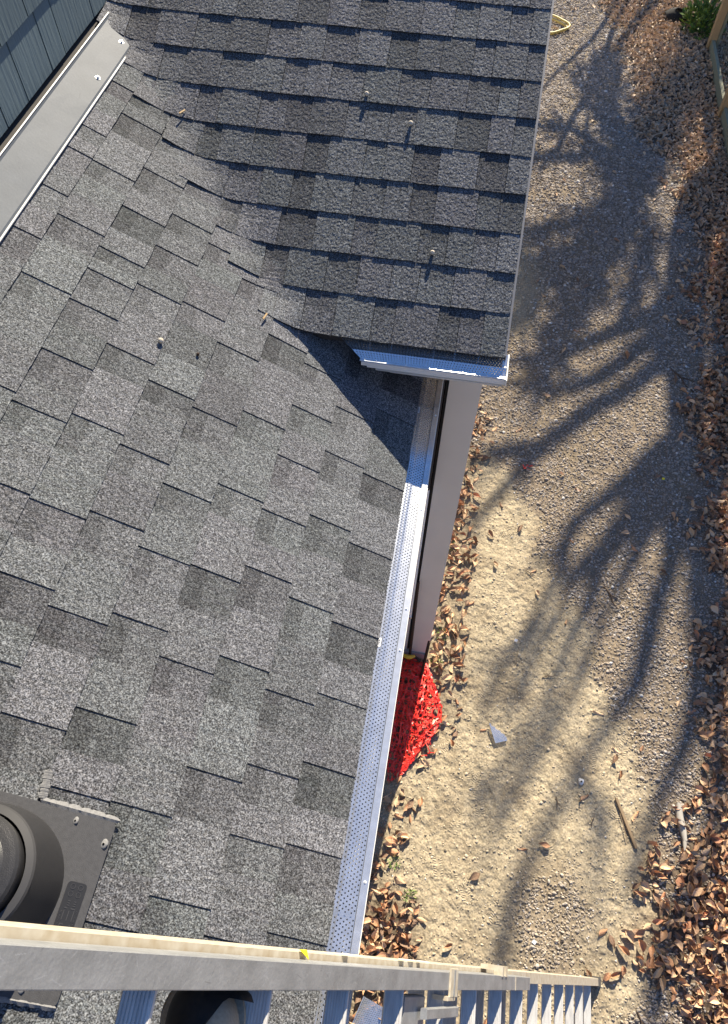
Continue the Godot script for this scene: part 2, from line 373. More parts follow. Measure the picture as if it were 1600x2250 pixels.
func roofs():
	# lower slope: positions (z) where a raised tab ends, course by course from the eave
	var ends := [
		[-1.75, -1.47, -1.205, -0.937, -0.724, -0.539, -0.341, -0.15], [-1.95, -1.676, -1.485, -1.239, -0.958, -0.686, -0.492, -0.327, -0.116],
		[-2.02, -1.784, -1.597, -1.392, -1.19, -0.998, -0.729, -0.444, -0.166], [-2.05, -1.823, -1.487, -1.208, -0.939, -0.674, -0.327],
		[-1.995, -1.691, -1.418, -1.137, -0.932, -0.739, -0.498, -0.323], [-2.07, -1.778, -1.439, -1.197, -0.975, -0.701, -0.439],
		[-2.111, -1.944, -1.758, -1.494, -1.225, -0.944, -0.739, -0.542], [-2.243, -2.032, -1.825, -1.722, -1.585, -1.381, -1.187, -0.951],
		[-2.58, -2.434, -2.153, -1.865, -1.594, -1.211], [-2.559, -2.278, -2.151, -1.944, -1.735]]
	var a := thing("shingle_roof", "broad sunlit lower roof slope of grey shingles running down to the long gutter", "roof")
	var deck := Geo.new()
	var dn := Vector3(sin(TA), cos(TA), 0)
	deck.box(Vector3(XA - 0.03, HA + 0.03 * tan(TA), -3.2) - dn * 0.004, Vector3(0, 0, 4.2), Vector3(-cos(TA), sin(TA), 0) * 1.75, -dn * 0.06)
	put(deck, "roof_deck", M.deck, a)
	for k in ends.size():
		var xm := XA - (k + 0.5) * EX * cos(TA)
		var top := ZB - (hA(xm) - HB) / tan(TB) - 0.05       # the valley
		if xm > -0.56: top = -2.33
		var cuts: Array = ends[k].duplicate()
		while cuts[-1] < 0.42: cuts.append(cuts[-1] + rng.randf_range(0.2, 0.31))
		while cuts[0] > top + 0.1: cuts.push_front(cuts[0] - rng.randf_range(0.2, 0.3))
		var list := []      # [z0, z1, raised]
		for i in cuts.size() - 1:
			var z0: float = cuts[i]; var z1: float = cuts[i + 1]
			var gap := minf(rng.randf_range(0.075, 0.13), (z1 - z0) * 0.55)
			list.append([z0, z0 + gap, false])
			if z1 - z0 - gap > 0.19:
				var m := z0 + gap + (z1 - z0 - gap) * rng.randf_range(0.4, 0.6)
				list.append([z0 + gap, m, true]); list.append([m, z1, true])
			else:
				list.append([z0 + gap, z1, true])
		list.push_front([cuts[0] - 0.14, cuts[0], true])
		for q in list:
			if q[1] < top or q[0] > 0.55: continue
			var w0 := maxf(q[0], top)
			if q[1] - w0 < 0.015: continue
			var t := tone(q[2])
			var lower := -0.012 if k == 0 else 0.0
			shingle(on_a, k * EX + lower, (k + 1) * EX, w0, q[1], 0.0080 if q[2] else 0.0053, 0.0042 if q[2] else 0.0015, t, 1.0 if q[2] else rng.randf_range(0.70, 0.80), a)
	# gable slope
	var b := thing("shingle_roof", "darker gable roof slope with shadowed shingle courses above the short gutter", "roof")
	var d2 := Geo.new()
	var poly := [Vector2(-0.50, ZB - 0.02), Vector2(XR - 0.012, ZB - 0.02), Vector2(XR - 0.012, -6.0), Vector2(-1.6, -6.0), Vector2(-1.6, -3.1)]
	var lo := []
	for q in poly: lo.append(Vector3(q.x, hB(q.y) - 0.006, q.y))
	d2.prism(lo, Vector3(0, -0.05, 0))
	put(d2, "roof_deck", M.deck, b)
	# far side of the gable
	var far := Geo.new()
	far.box(Vector3(XR - 0.012, hB(-6.0) - 0.006, -6.0), Vector3(-3.0, 0, 0), Vector3(0, -4.4 * tan(TB), -4.4), Vector3(0, -0.05, 0))
	far.tint = Color(0.1, 0.1, 0.1)
	put(far, "far_slope", M.shingle, b)
	for k in 14:
		var zm := ZB - (k + 0.5) * EX * cos(TB)
		var xv := XA - (hB(zm) - HA) / tan(TA)                # the valley
		var left := maxf(xv - (0.05 if k % 2 == 0 else 0.075) - rng.randf_range(0, 0.015), -1.428)
		if k <= 6: left = maxf(left, -1.30)
		var x := XR
		var raised := k % 2 == 0
		while x > left + 0.001:
			var w := rng.randf_range(0.085, 0.15) if raised else rng.randf_range(0.07, 0.125)
			if x > XR - 0.001: w *= rng.randf_range(0.35, 0.9)
			var x0 := x - w
			if x0 < left + 0.04: x0 = left
			var t := tone(raised)
			var lower := -0.012 if k == 0 else 0.0
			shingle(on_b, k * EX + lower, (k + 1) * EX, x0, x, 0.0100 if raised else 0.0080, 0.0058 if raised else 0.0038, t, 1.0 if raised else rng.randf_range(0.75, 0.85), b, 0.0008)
			x = x0
			if rng.randf() > 0.15: raised = not raised
	# metal drip edge along the rake
	var r := Geo.new()
	r.box(Vector3(XR - 0.02, hB(ZB) - 0.006, ZB), Vector3(0.0235, 0, 0), Vector3(0, 4.1 * tan(TB), -4.1), Vector3(0, 0.005, 0))
	r.box(Vector3(XR + 0.0035, hB(ZB) - 0.05, ZB), Vector3(0.003, 0, 0), Vector3(0, 4.1 * tan(TB), -4.1), Vector3(0, 0.049, 0))
	put(r, "drip_edge", M.rake, b)

# perforated sheet: f(u, w) gives the point; u across, w along; round holes on a staggered grid
func perforated(g: Geo, f: Callable, u0: float, u1: float, w0: float, w1: float, du: float, dw: float, rad: float, trim = null):
	var nu := int(round((u1 - u0) / du))
	du = (u1 - u0) / nu
	var sides := 8
	g.smooth = true
	var P3 := func(q: Vector2):
		var e := 0.0015
		var n: Vector3 = (f.call(q.x + e, q.y) - f.call(q.x - e, q.y)).cross(f.call(q.x, q.y + e) - f.call(q.x, q.y - e)).normalized()
		g.p(f.call(q.x, q.y), n if n.y > 0 else -n)
	for i in nu:
		var ua := u0 + i * du
		var shift := dw * 0.5 if i % 2 == 1 else 0.0
		var w := w0 - shift
		while w < w1:
			var wa := maxf(w, w0); var wb := minf(w + dw, w1)
			if trim != null and not trim.call(ua + du * 0.5, w + dw * 0.5):
				w += dw; continue
			var corners := [Vector2(ua, wa), Vector2(ua + du, wa), Vector2(ua + du, wb), Vector2(ua, wb)]
			if wb - wa < dw * 0.8:
				for q in [0, 1, 2, 0, 2, 3]: P3.call(corners[q])
			else:
				var c := Vector2(ua + du * 0.5, w + dw * 0.5)
				var ring := []
				for s in sides:
					var an := TAU * (s - 3.0) / sides - 0.0
					ring.append(c + Vector2(cos(an), sin(an)) * rad)
				# ring[0] lies towards corner 0; two ring steps per corner
				for k in 4:
					var P: Vector2 = corners[k]; var Q: Vector2 = corners[(k + 1) % 4]
					var r0: Vector2 = ring[2 * k]; var r1: Vector2 = ring[2 * k + 1]; var r2: Vector2 = ring[(2 * k + 2) % sides]
					for q in [P, r0, r1, P, r1, Q, Q, r1, r2]: P3.call(q)
			w += dw

func guard_a(u: float, w: float) -> Vector3:
	var y := HA - 0.016 - u * 0.10
	y += 0.0022 * exp(-pow((u - 0.048) / 0.007, 2.0))
	y += 0.0012 * sin(w * 2.1 + u * 20.0) + 0.0006 * sin(w * 7.3)
	return Vector3(XA - 0.02 + u, y, w)
func guard_b(u: float, w: float) -> Vector3:
	var y := HB - 0.014 - u * 0.33
	y += 0.0024 * exp(-pow((u - 0.050) / 0.006, 2.0))
	y += 0.0010 * sin(w * 5.1 + u * 30.0)
	return Vector3(w, y, ZB - 0.02 + u)
func screw(at: Vector3, r: float, parent: Node, m: Material, ax := Vector3.UP):
	var g := Geo.new()
	g.lathe(at, ax, [Vector2(r * 1.6, 0), Vector2(r * 1.6, r * 0.25), Vector2(r, r * 0.3), Vector2(r * 0.9, r * 0.9), Vector2(r * 0.5, r * 1.25), Vector2(0, r * 1.3)], 12)
	put(g, "screw", m, parent)
func gutters():
	var a := thing("rain_gutter", "long gutter with perforated metal leaf guard along the sunlit roof's eave", "gutter")
	var z0 := -2.04
	var z1 := 0.5
	var g := Geo.new()
	perforated(g, guard_a, 0.0, 0.088, z0, -0.215, 0.0075, 0.0115, 0.0021)
	put(g, "leaf_guard", M.guard, a)
	g = Geo.new()      # next length, lapped over the first
	perforated(g, func(u, w): return guard_a(u, w) + Vector3(0, 0.0016, 0), 0.0, 0.088, -0.225, z1, 0.0075, 0.0115, 0.0021)
	put(g, "leaf_guard", M.guard, a)
	var xl := XA + 0.069
	var yl := HA - 0.021
	var seams := [[z0, -0.19], [-0.19, z1]]
	for q in seams:
		var l := Geo.new()
		l.bar(Vector3(xl, yl - 0.001 + (0.0015 if q[0] > -1 else 0.0), q[0]), Vector3(0, 0, q[1] - q[0]), Vector3(0.019, 0, 0), Vector3(0, 0.004, 0), 0.0008)
		put(l, "front_flange", M.lip, a)
	var t := Geo.new()       # trough
	t.box(Vector3(xl + 0.0185, yl - 0.024, z0 - 0.25), Vector3(0.002, 0, 0), Vector3(0, 0.022, 0), Vector3(0, 0, z1 - z0 + 0.25))
	t.box(Vector3(xl + 0.005, yl - 0.11, z0 - 0.25), Vector3(0.002, 0, 0), Vector3(0.012, 0.086, 0), Vector3(0, 0, z1 - z0 + 0.25))
	t.box(Vector3(XA - 0.03, yl - 0.112, z0 - 0.25), Vector3(0.105, 0, 0), Vector3(0, 0.002, 0), Vector3(0, 0, z1 - z0 + 0.25))
	put(t, "trough", M.gutter_white, a)
	for z in [-1.83, -1.42, -1.055, -0.92, -0.30, -0.12, 0.1]:
		screw(Vector3(xl + 0.010, yl + 0.003, z), 0.0026, a, M.screw)
	for q in [[-1.86, 0.0215], [-0.95, 0.0215], [0.02, 0.021]]:
		sticker(guard_a(q[1] + 0.006, q[0]) + Vector3(0, 0.001, 0), Vector3(0.013, -0.0013, 0), Vector3(0, 0, 0.028), a)
	var b := thing("rain_gutter", "short gutter with blue reflecting perforated guard under the gable slope", "gutter")
	g = Geo.new()
	perforated(g, func(u, w): return guard_b(u, XR + 0.012 - (XR + 0.012 - w) * (XR + 0.012 + 0.388 - u * 1.22) / (XR + 0.012 + 0.40)), 0.0, 0.082, -0.40, XR + 0.012, 0.0075, 0.0112, 0.0021)
	put(g, "leaf_guard", M.guard, b)
	var zl := ZB + 0.061
	yl = HB - 0.014 - 0.077 * 0.36 + 0.0035
	var l2 := Geo.new()
	l2.bar(Vector3(-0.295, yl, zl), Vector3(XR + 0.014 + 0.295, 0, 0), Vector3(0, 0, 0.010), Vector3(0, 0.004, 0), 0.0008)
	put(l2, "front_flange", M.lip, b)
	var t2 := Geo.new()
	t2.box(Vector3(-0.29, yl - 0.016, zl + 0.0085), Vector3(XR + 0.304, 0, 0), Vector3(0, 0.016, 0), Vector3(0, 0, 0.003))
	t2.box(Vector3(-0.27, yl - 0.022, zl + 0.006), Vector3(XR + 0.284, 0, 0), Vector3(0, 0.007, 0), Vector3(0, 0, 0.006))
	t2.box(Vector3(-0.27, yl - 0.11, zl - 0.080), Vector3(XR + 0.284, 0, 0), Vector3(0, 0.0885, 0.086), Vector3(0, 0, 0.002))
	t2.box(Vector3(-0.27, yl - 0.112, ZB - 0.028), Vector3(XR + 0.284, 0, 0), Vector3(0, 0.002, 0), Vector3(0, 0, 0.022))
	put(t2, "trough", M.gutter_white, b)
	var cap := Geo.new()
	cap.prism([Vector3(XR + 0.014, HB - 0.02, ZB - 0.03), Vector3(XR + 0.014, yl + 0.006, zl + 0.019), Vector3(XR + 0.014, yl - 0.02, zl + 0.018), Vector3(XR + 0.014, yl - 0.11, zl - 0.07), Vector3(XR + 0.014, yl - 0.11, ZB - 0.03)], Vector3(0.004, 0, 0))
	put(cap, "end_cap", M.gutter_white, b)
	for x in [-0.24, -0.14, -0.04, 0.05, 0.13]:
		screw(Vector3(x, yl + 0.004, zl + 0.005), 0.0018, b, M.screw)
func sticker(at: Vector3, a: Vector3, b: Vector3, parent: Node):
	var g := Geo.new()
	g.box(at, a, b, Vector3(0, 0.0006, 0))
	var s := put(g, "sticker", M.sticker, parent)
	var k := Geo.new()
	for i in 7:
		k.box(at + a * 0.2 + b * (0.15 + i * 0.1) + Vector3(0, 0.0008, 0), a * 0.6, b * (0.03 + 0.03 * (i % 2)), Vector3(0, 0.0003, 0))
	put(k, "barcode", M.ink, s)

func walls():
	# upper wall with shake siding
	var u := thing("shake_wall", "slate blue wall of staggered shake siding panels above the metal flashing", "wall")
	var g := Geo.new()
	g.box(Vector3(-1.8, 3.6, -3.4), Vector3(0.355, 0, 0), Vector3(0, 3.4, 0), Vector3(0, 0, 4.4))
	put(g, "sheathing", M.dark_gap, u)
	var ys := [4.047, 4.228, 4.41, 4.592, 4.774, 4.956, 5.138, 5.32, 5.5]
	var joints := [[-2.81, -2.543, -2.429, -2.233, -2.079, -1.93, -1.76, -1.62, -1.45, -1.3], [-2.9, -2.63, -2.385, -2.19, -2.0, -1.83, -1.7, -1.5]]
	for k in ys.size() - 1:
		var js: Array = joints[k] if k < 2 else []
		if k >= 2:
			var q := -3.3
			while q < -1.0: js.append(q); q += rng.randf_range(0.12, 0.26)
		js.push_front(-3.35)
		for i in js.size() - 1:
			var p := Geo.new()
			var x0 := -1.4445
			var lift := 0.0135 + rng.randf_range(0, 0.0015)
			var zA: float = js[i] + 0.0035; var zB: float = js[i + 1] - 0.0035
			# tapered board, thicker at its butt
			p.prism([Vector3(x0, ys[k], zA), Vector3(x0 + lift, ys[k], zA), Vector3(x0 + lift * 0.45, ys[k + 1] + 0.01, zA), Vector3(x0, ys[k + 1] + 0.01, zA)], Vector3(0, 0, zB - zA))
			put(p, "shake_panel", M.siding[rng.randi() % 3], u)
	# flashing
	var f := thing("apron_flashing", "wide grey metal flashing strip along the foot of the blue wall", "flashing")
	var fl := Geo.new()
	var xf := -1.305
	var o := Vector3(xf, hA(xf), -2.87)
	var nn := Vector3(sin(TA), cos(TA), 0)
	var along := Vector3(-cos(TA), sin(TA), 0)
	var n_seg := 34
	var last := []
	var len_z := 3.4
	for i in n_seg + 1:
		var z := o.z + len_z * i / n_seg
		var wob := 0.0012 * sin(i * 1.7) + 0.0008 * sin(i * 0.6)
		var end := 0.012 if i == 0 else 0.0
		var sec := [Vector3(o.x, o.y, z) + nn * (0.013 + wob), Vector3(o.x, o.y, z) + along * 0.006 + nn * (0.0165 + wob), Vector3(o.x, o.y, z + end) + along * 0.07 + nn * (0.017 + wob * 0.5), Vector3(o.x, o.y, z + end) + along * 0.112 + nn * 0.018, Vector3(o.x, o.y, z) + along * 0.122 + nn * 0.025]
		if i > 0:
			for k in 4: fl.quad(last[k], last[k + 1], sec[k + 1], sec[k])
		last = sec
	put(fl, "metal_strip", M.flashing, f)
	var he := Geo.new()
	he.bar(o + nn * 0.009 + Vector3(0.0005, 0, 0), Vector3(0, 0, len_z), -along * 0.006, nn * 0.007, 0.0012)
	put(he, "hemmed_edge", M.flash_edge, f)
	he = Geo.new()
	he.box(o + along * 0.119 + nn * 0.022, Vector3(0, 0, len_z - 0.02), along * 0.004, nn * 0.004)
	put(he, "upper_edge", M.flash_edge, f)
	for q in [[0.034, -2.765], [0.030, -2.515]]:
		screw(Vector3(o.x, o.y, q[1]) + along * q[0] + nn * 0.017, 0.0055, f, M.screw, nn)
	# main walls below the roofs
	var w := thing("house_wall", "smooth grey house wall panel dropping to the ground beside the long gutter", "wall")
	g = Geo.new()
	g.box(Vector3(0.014, 0.02, -9.8), Vector3(0.141, 0, 0), Vector3(0, 3.34, 0), Vector3(0, 0, 9.8 - 2.345))
	put(g, "corner_panel", M.wall, w)
	g = Geo.new()
	g.box(Vector3(-3.5, 0.02, -9.8), Vector3(3.497, 0, 0), Vector3(0, 3.2, 0), Vector3(0, 0, 9.8 - 2.352))
	put(g, "side_panel", M.wall, w)
	g = Geo.new()
	g.box(Vector3(0.002, 0.02, -2.6), Vector3(0.013, 0, 0), Vector3(0, 3.2, 0), Vector3(0, 0, 0.24))
	put(g, "joint", M.dark_gap, w)
	g = Geo.new()
	g.box(Vector3(-3.5, 0.02, -2.5), Vector3(3.2, 0, 0), Vector3(0, 3.0, 0), Vector3(0, 0, 4.0))
	put(g, "eave_wall", M.wall, w)
	g = Geo.new()
	g.box(Vector3(-0.02, 0, -9.8), Vector3(0.17, 0, 0), Vector3(0, 0.11, 0), Vector3(0, 0, 9.8 - 2.33))
	put(g, "footing", M.stone_grey, w)
	g = Geo.new()   # soffit and fascia of the gable
	g.box(Vector3(-0.22, 3.36, -2.36), Vector3(XR + 0.21, 0, 0), Vector3(0, 0.012, 0), Vector3(0, 0, 0.42))
	put(g, "soffit", M.soffit, w)
	g = Geo.new()
	g.box(Vector3(-0.30, 3.36, ZB - 0.050), Vector3(XR + 0.29, 0, 0), Vector3(0, 0.13, 0), Vector3(0, 0, 0.018))
	put(g, "fascia_board", M.soffit, w)
	g = Geo.new()
	g.box(Vector3(-0.135, 3.18, -2.34), Vector3(0.016, 0, 0), Vector3(0, 0.10, 0), Vector3(0, 0, 3.2))
	put(g, "fascia_board", M.soffit, w)
	# downspout
	var d := thing("downspout", "pale downspout tucked between the long gutter and the grey wall", "downspout")
	var dp := Geo.new()
	dp.bar(Vector3(-0.053, 0.75, -2.345), Vector3(0, 1.45, 0), Vector3(0.05, 0, 0), Vector3(0, 0, 0.06), 0.008)
	put(dp, "pipe", M.downspout, d)
	dp = Geo.new()
	dp.bar(Vector3(-0.056, 0.745, -2.348), Vector3(0, 0.02, 0), Vector3(0.056, 0, 0), Vector3(0, 0, 0.066), 0.008)
	put(dp, "collar", M.lip, d)
	dp = Geo.new()  # upper length painted near black, for the shade under the gutter
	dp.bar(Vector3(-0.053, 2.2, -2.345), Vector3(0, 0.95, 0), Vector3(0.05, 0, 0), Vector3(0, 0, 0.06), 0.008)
	put(dp, "shade_dark_pipe", M.dark_gap, d)

func vent():
	var t := thing("roof_vent", "black plastic roof vent with round cap and lettered flange on the roof", "vent")
	var nn := Vector3(sin(TA), cos(TA), 0)
	var up := Vector3(-cos(TA), sin(TA), 0)
	# flange: local frame p (up the slope), q (along z)
	var o := Vector3(-0.577, hA(-0.577), -0.285) + nn * 0.011
	var g := Geo.new()
	var out := []
	var W := 0.36; var L := 0.345; var r := 0.012
	for c in [[r, r, PI], [W - r, r, -PI / 2], [W - r, L - r, 0.0], [r, L - r, PI / 2]]:
		for i in 4:
			var an: float = c[2] + i * PI / 6
			out.append(o + up * (c[0] + cos(an) * r) + Vector3(0, 0, 1) * (c[1] + sin(an) * r))
	g.prism(out, nn * 0.004)
	put(g, "flange", M.flange, t)
	# raised body: rounded, from the flange up to a level turret
	var base := o + up * 0.202 + Vector3(0, 0, 0.162) + nn * 0.004
	g = Geo.new()
	g.smooth = true
	var rings := 14; var sides := 48
	var turret := base + Vector3(0.0, 0.105, 0)
	var grid := []
	for i in rings + 1:
		var k := float(i) / rings
		var row := []
		for s in sides + 1:
			var an := TAU * s / sides
			var flat := base + up * cos(an) * 0.138 + Vector3(0, 0, sin(an) * 0.140)
			var ring := turret + Vector3(cos(an + PI) * 0.112, 0, sin(an) * 0.112)
			var e := sin(k * PI * 0.5)
			var p := flat.lerp(ring, 1.0 - pow(1.0 - k, 1.0))
			p = Vector3(lerpf(flat.x, ring.x, 1.0 - cos(k * PI * 0.5)), lerpf(flat.y, ring.y, e), lerpf(flat.z, ring.z, 1.0 - cos(k * PI * 0.5)))
			row.append(p)
		grid.append(row)
	smooth_grid(g, grid)
	put(g, "hood", M.black_plastic, t)
	g = Geo.new()
	g.lathe(turret, Vector3.UP, [Vector2(0.108, -0.012), Vector2(0.121, -0.002), Vector2(0.124, 0.004), Vector2(0.121, 0.009), Vector2(0.108, 0.012), Vector2(0.106, 0.004)], 56)
	put(g, "collar_ring", M.plastic_rib, t)
	g = Geo.new()
	g.lathe(turret, Vector3.UP, [Vector2(0.102, -0.01), Vector2(0.104, 0.028), Vector2(0.1035, 0.034), Vector2(0.099, 0.040), Vector2(0.090, 0.042), Vector2(0.078, 0.044), Vector2(0.066, 0.052), Vector2(0.056, 0.058), Vector2(0.054, 0.056), Vector2(0.050, 0.0555), Vector2(0.0, 0.060)], 56)
	put(g, "cap", M.black_plastic, t)
	# lettered plate, sunk frame with raised marks
	var po := o + up * 0.016 + Vector3(0, 0, 0.128) + nn * 0.0042
	g = Geo.new()
	var pl := []
	for c in [[0.008, 0.008, PI], [0.034, 0.008, -PI / 2], [0.034, 0.122, 0.0], [0.008, 0.122, PI / 2]]:
		for i in 4:
			var an: float = c[2] + i * PI / 6
			pl.append(po + up * (c[0] + cos(an) * 0.007) + Vector3(0, 0, c[1] + sin(an) * 0.007))
	g.prism(pl, nn * 0.0012)
	var plate := put(g, "label_plate", M.dark_plate, t)
	var marks := Geo.new()
	var bx := func(a: float, b: float, da: float, db: float): marks.box(po + up * a + Vector3(0, 0, b) + nn * 0.0012, up * da, Vector3(0, 0, db), nn * 0.0007)
	# big block marks read along the plate, small print beside them, four round symbols
	bx.call(0.010, 0.103, 0.022, 0.0022)
	bx.call(0.010, 0.096, 0.008, 0.002); bx.call(0.024, 0.078, 0.008, 0.002); bx.call(0.010, 0.078, 0.0016, 0.02); bx.call(0.030, 0.080, 0.0016, 0.016)
	bx.call(0.010, 0.052, 0.0014, 0.02); bx.call(0.020, 0.054, 0.0014, 0.018); bx.call(0.030, 0.054, 0.0014, 0.018)
	bx.call(0.010, 0.049, 0.009, 0.002); bx.call(0.026, 0.049, 0.006, 0.002)
	for i in 22:
		bx.call(0.0045, 0.052 + i * 0.0026, 0.002, rng.randf_range(0.0008, 0.0016))
		bx.call(0.0350, 0.056 + i * 0.0024, 0.002, rng.randf_range(0.0008, 0.0016))
	for i in 6: bx.call(0.012 + (i % 2) * 0.012, 0.036 + int(i / 2.0) * 0.004, 0.005, 0.0016)
	put(marks, "raised_lettering", M.plastic_rib, plate)
	for q in [[0.013, 0.010], [0.029, 0.010], [0.013, 0.024], [0.029, 0.024], [0.020, 0.117]]:
		var c := Geo.new()
		var cen: Vector3 = po + up * q[0] + Vector3(0, 0, q[1]) + nn * 0.0012
		c.lathe(cen, nn, [Vector2(0.0052, 0), Vector2(0.0052, 0.0007), Vector2(0.0043, 0.0007), Vector2(0.0043, 0)], 16)
		put(c, "round_symbol", M.plastic_rib, plate)
	# sealant smears along the upper flange edges
	for q in [[o + Vector3(0, 0, -0.004) + nn * 0.003 - up * 0.006, up, 0.175, 0.011], [o + up * 0.165 + Vector3(0, 0, -0.006) + nn * 0.003, Vector3(0, 0, -1) + up * 0.15, 0.06, 0.012], [o + Vector3(0, 0, L) + nn * 0.002, up, 0.2, 0.008]]:
		var s := Geo.new()
		var m := 26
		var across: Vector3 = q[1].normalized().cross(nn).normalized()
		var ra := []; var rb := []
		for i in m + 1:
			var c: Vector3 = q[0] + q[1] * q[2] * i / m
			var half: float = q[3] * (0.2 if i == 0 or i == m else rng.randf_range(0.55, 0.95))
			ra.append(c - across * half); rb.append(c + across * half * 0.9)
		for i in m:
			var h0 := nn * (0.0032 + rng.randf() * 0.0008)
			s.quad(ra[i], ra[i + 1], (ra[i + 1] + rb[i + 1]) * 0.5 + h0, (ra[i] + rb[i]) * 0.5 + h0)
			s.quad((ra[i] + rb[i]) * 0.5 + h0, (ra[i + 1] + rb[i + 1]) * 0.5 + h0, rb[i + 1], rb[i])
		put(s, "sealant_bead", M.sealant, t)
	for q in [[0.085, 0.018, 0.007], [0.012, 0.048, 0.009], [0.075, 0.325, 0.008]]:
		var s := Geo.new()
		blob(s, o + up * q[0] + Vector3(0, 0, q[1]) + nn * 0.004, Vector3(q[2], q[2] * 0.35, q[2] * 1.2))
		put(s, "sealant_dab", M.sealant, t)

func smooth_grid(g: Geo, grid: Array):
	g.smooth = true
	var R: int = grid.size(); var C: int = grid[0].size()
	var nn := []
	for i in R:
		var row := []
		for j in C:
			var a: Vector3 = grid[mini(i + 1, R - 1)][j] - grid[maxi(i - 1, 0)][j]
			var b: Vector3 = grid[i][mini(j + 1, C - 1)] - grid[i][maxi(j - 1, 0)]
			var q := a.cross(b)
			row.append(q.normalized() if q.length() > 1e-12 else Vector3.UP)
		nn.append(row)
	var cen := Vector3.ZERO
	for i in R:
		for j in C: cen += grid[i][j]
	cen /= R * C
	var vote := 0.0
	for i in R:
		for j in C: vote += signf(nn[i][j].dot(grid[i][j] - cen))
	var sg := -1.0 if vote < 0 else 1.0
	for i in R - 1:
		for j in C - 1:
			for q in [[0, 0], [1, 0], [1, 1], [0, 0], [1, 1], [0, 1]]:
				g.p(grid[i + q[0]][j + q[1]], nn[i + q[0]][j + q[1]] * sg)
func blob(g: Geo, at: Vector3, half: Vector3, rough := 0.25):
	var grid := []
	var sd := rng.randf() * 100.0
	for i in 7:
		var th := PI * i / 6.0
		var row := []
		for j in 11:
			var ph := TAU * (j % 10) / 10.0
			var d := Vector3(sin(th) * cos(ph), cos(th), sin(th) * sin(ph))
			row.append(at + d * half * (1.0 + rough * noise.get_noise_3d(d.x * 60.0 + sd, d.y * 60.0, d.z * 60.0)))
		grid.append(row)
	smooth_grid(g, grid)

# ---------- ladder ----------
var LF := Vector3(1.4315, 0.0, -0.4426)
var LU := Vector3(-0.3753, 0.9220, 0.0965).normalized()
var LW := Vector3.ZERO
var LN := Vector3.ZERO
func lad(u: float, w: float, n: float) -> Vector3: return LF + LU * u + LW * w + LN * n
func lbar(u0: float, u1: float, w0: float, w1: float, n0: float, n1: float, called: String, m: Material, parent: Node, k := 0.001):
	var g := Geo.new()
	g.bar(lad(u0, w0, n0), LU * (u1 - u0), LW * (w1 - w0), LN * (n1 - n0), k)
	return put(g, called, m, parent)
func rail(u0: float, u1: float, w0: float, w1: float, n0: float, n1: float, out: float, called: String, m: Material, parent: Node):
	# channel: front flange, web on the outer side, rear flange
	var g := Geo.new()
	g.bar(lad(u0, w0, n1 - 0.004), LU * (u1 - u0), LW * (w1 - w0), LN * 0.004, 0.0012)
	g.bar(lad(u0, w0, n0), LU * (u1 - u0), LW * (w1 - w0), LN * 0.004, 0.0012)
	g.box(lad(u0, out, n0 + 0.003), LU * (u1 - u0), LW * 0.003, LN * (n1 - n0 - 0.006))
	return put(g, called, m, parent)
func rung(u: float, n: float, w0: float, w1: float, parent: Node):
	var g := Geo.new()
	var b := (Vector3.UP - LW * Vector3.UP.dot(LW)).normalized()
	var a := b.cross(LW).normalized()
	var c := lad(u, 0, n)
	var prof := []
	var half := 0.0195
	var ribs := 8
	for i in ribs:
		var x0 := -half + 2 * half * i / ribs
		var x1 := -half + 2 * half * (i + 1) / ribs
		prof.append_array([[x0 + 0.0006, 0.012], [x1 - 0.0014, 0.012], [x1 - 0.0012, 0.0105], [x1 + 0.0004, 0.0105]])
	prof.append_array([[half + 0.002, 0.006], [half * 0.9, -0.012], [half * 0.4, -0.017], [-half * 0.4, -0.017], [-half * 0.9, -0.012], [-half - 0.002, 0.006]])
	var m: int = prof.size()
	var A := []
	for q in prof: A.append(c + a * q[0] + b * q[1])
	for i in m:
		g.quad(A[i] + LW * w0, A[(i + 1) % m] + LW * w0, A[(i + 1) % m] + LW * w1, A[i] + LW * w1)
	put(g, "rung", M.rung, parent)
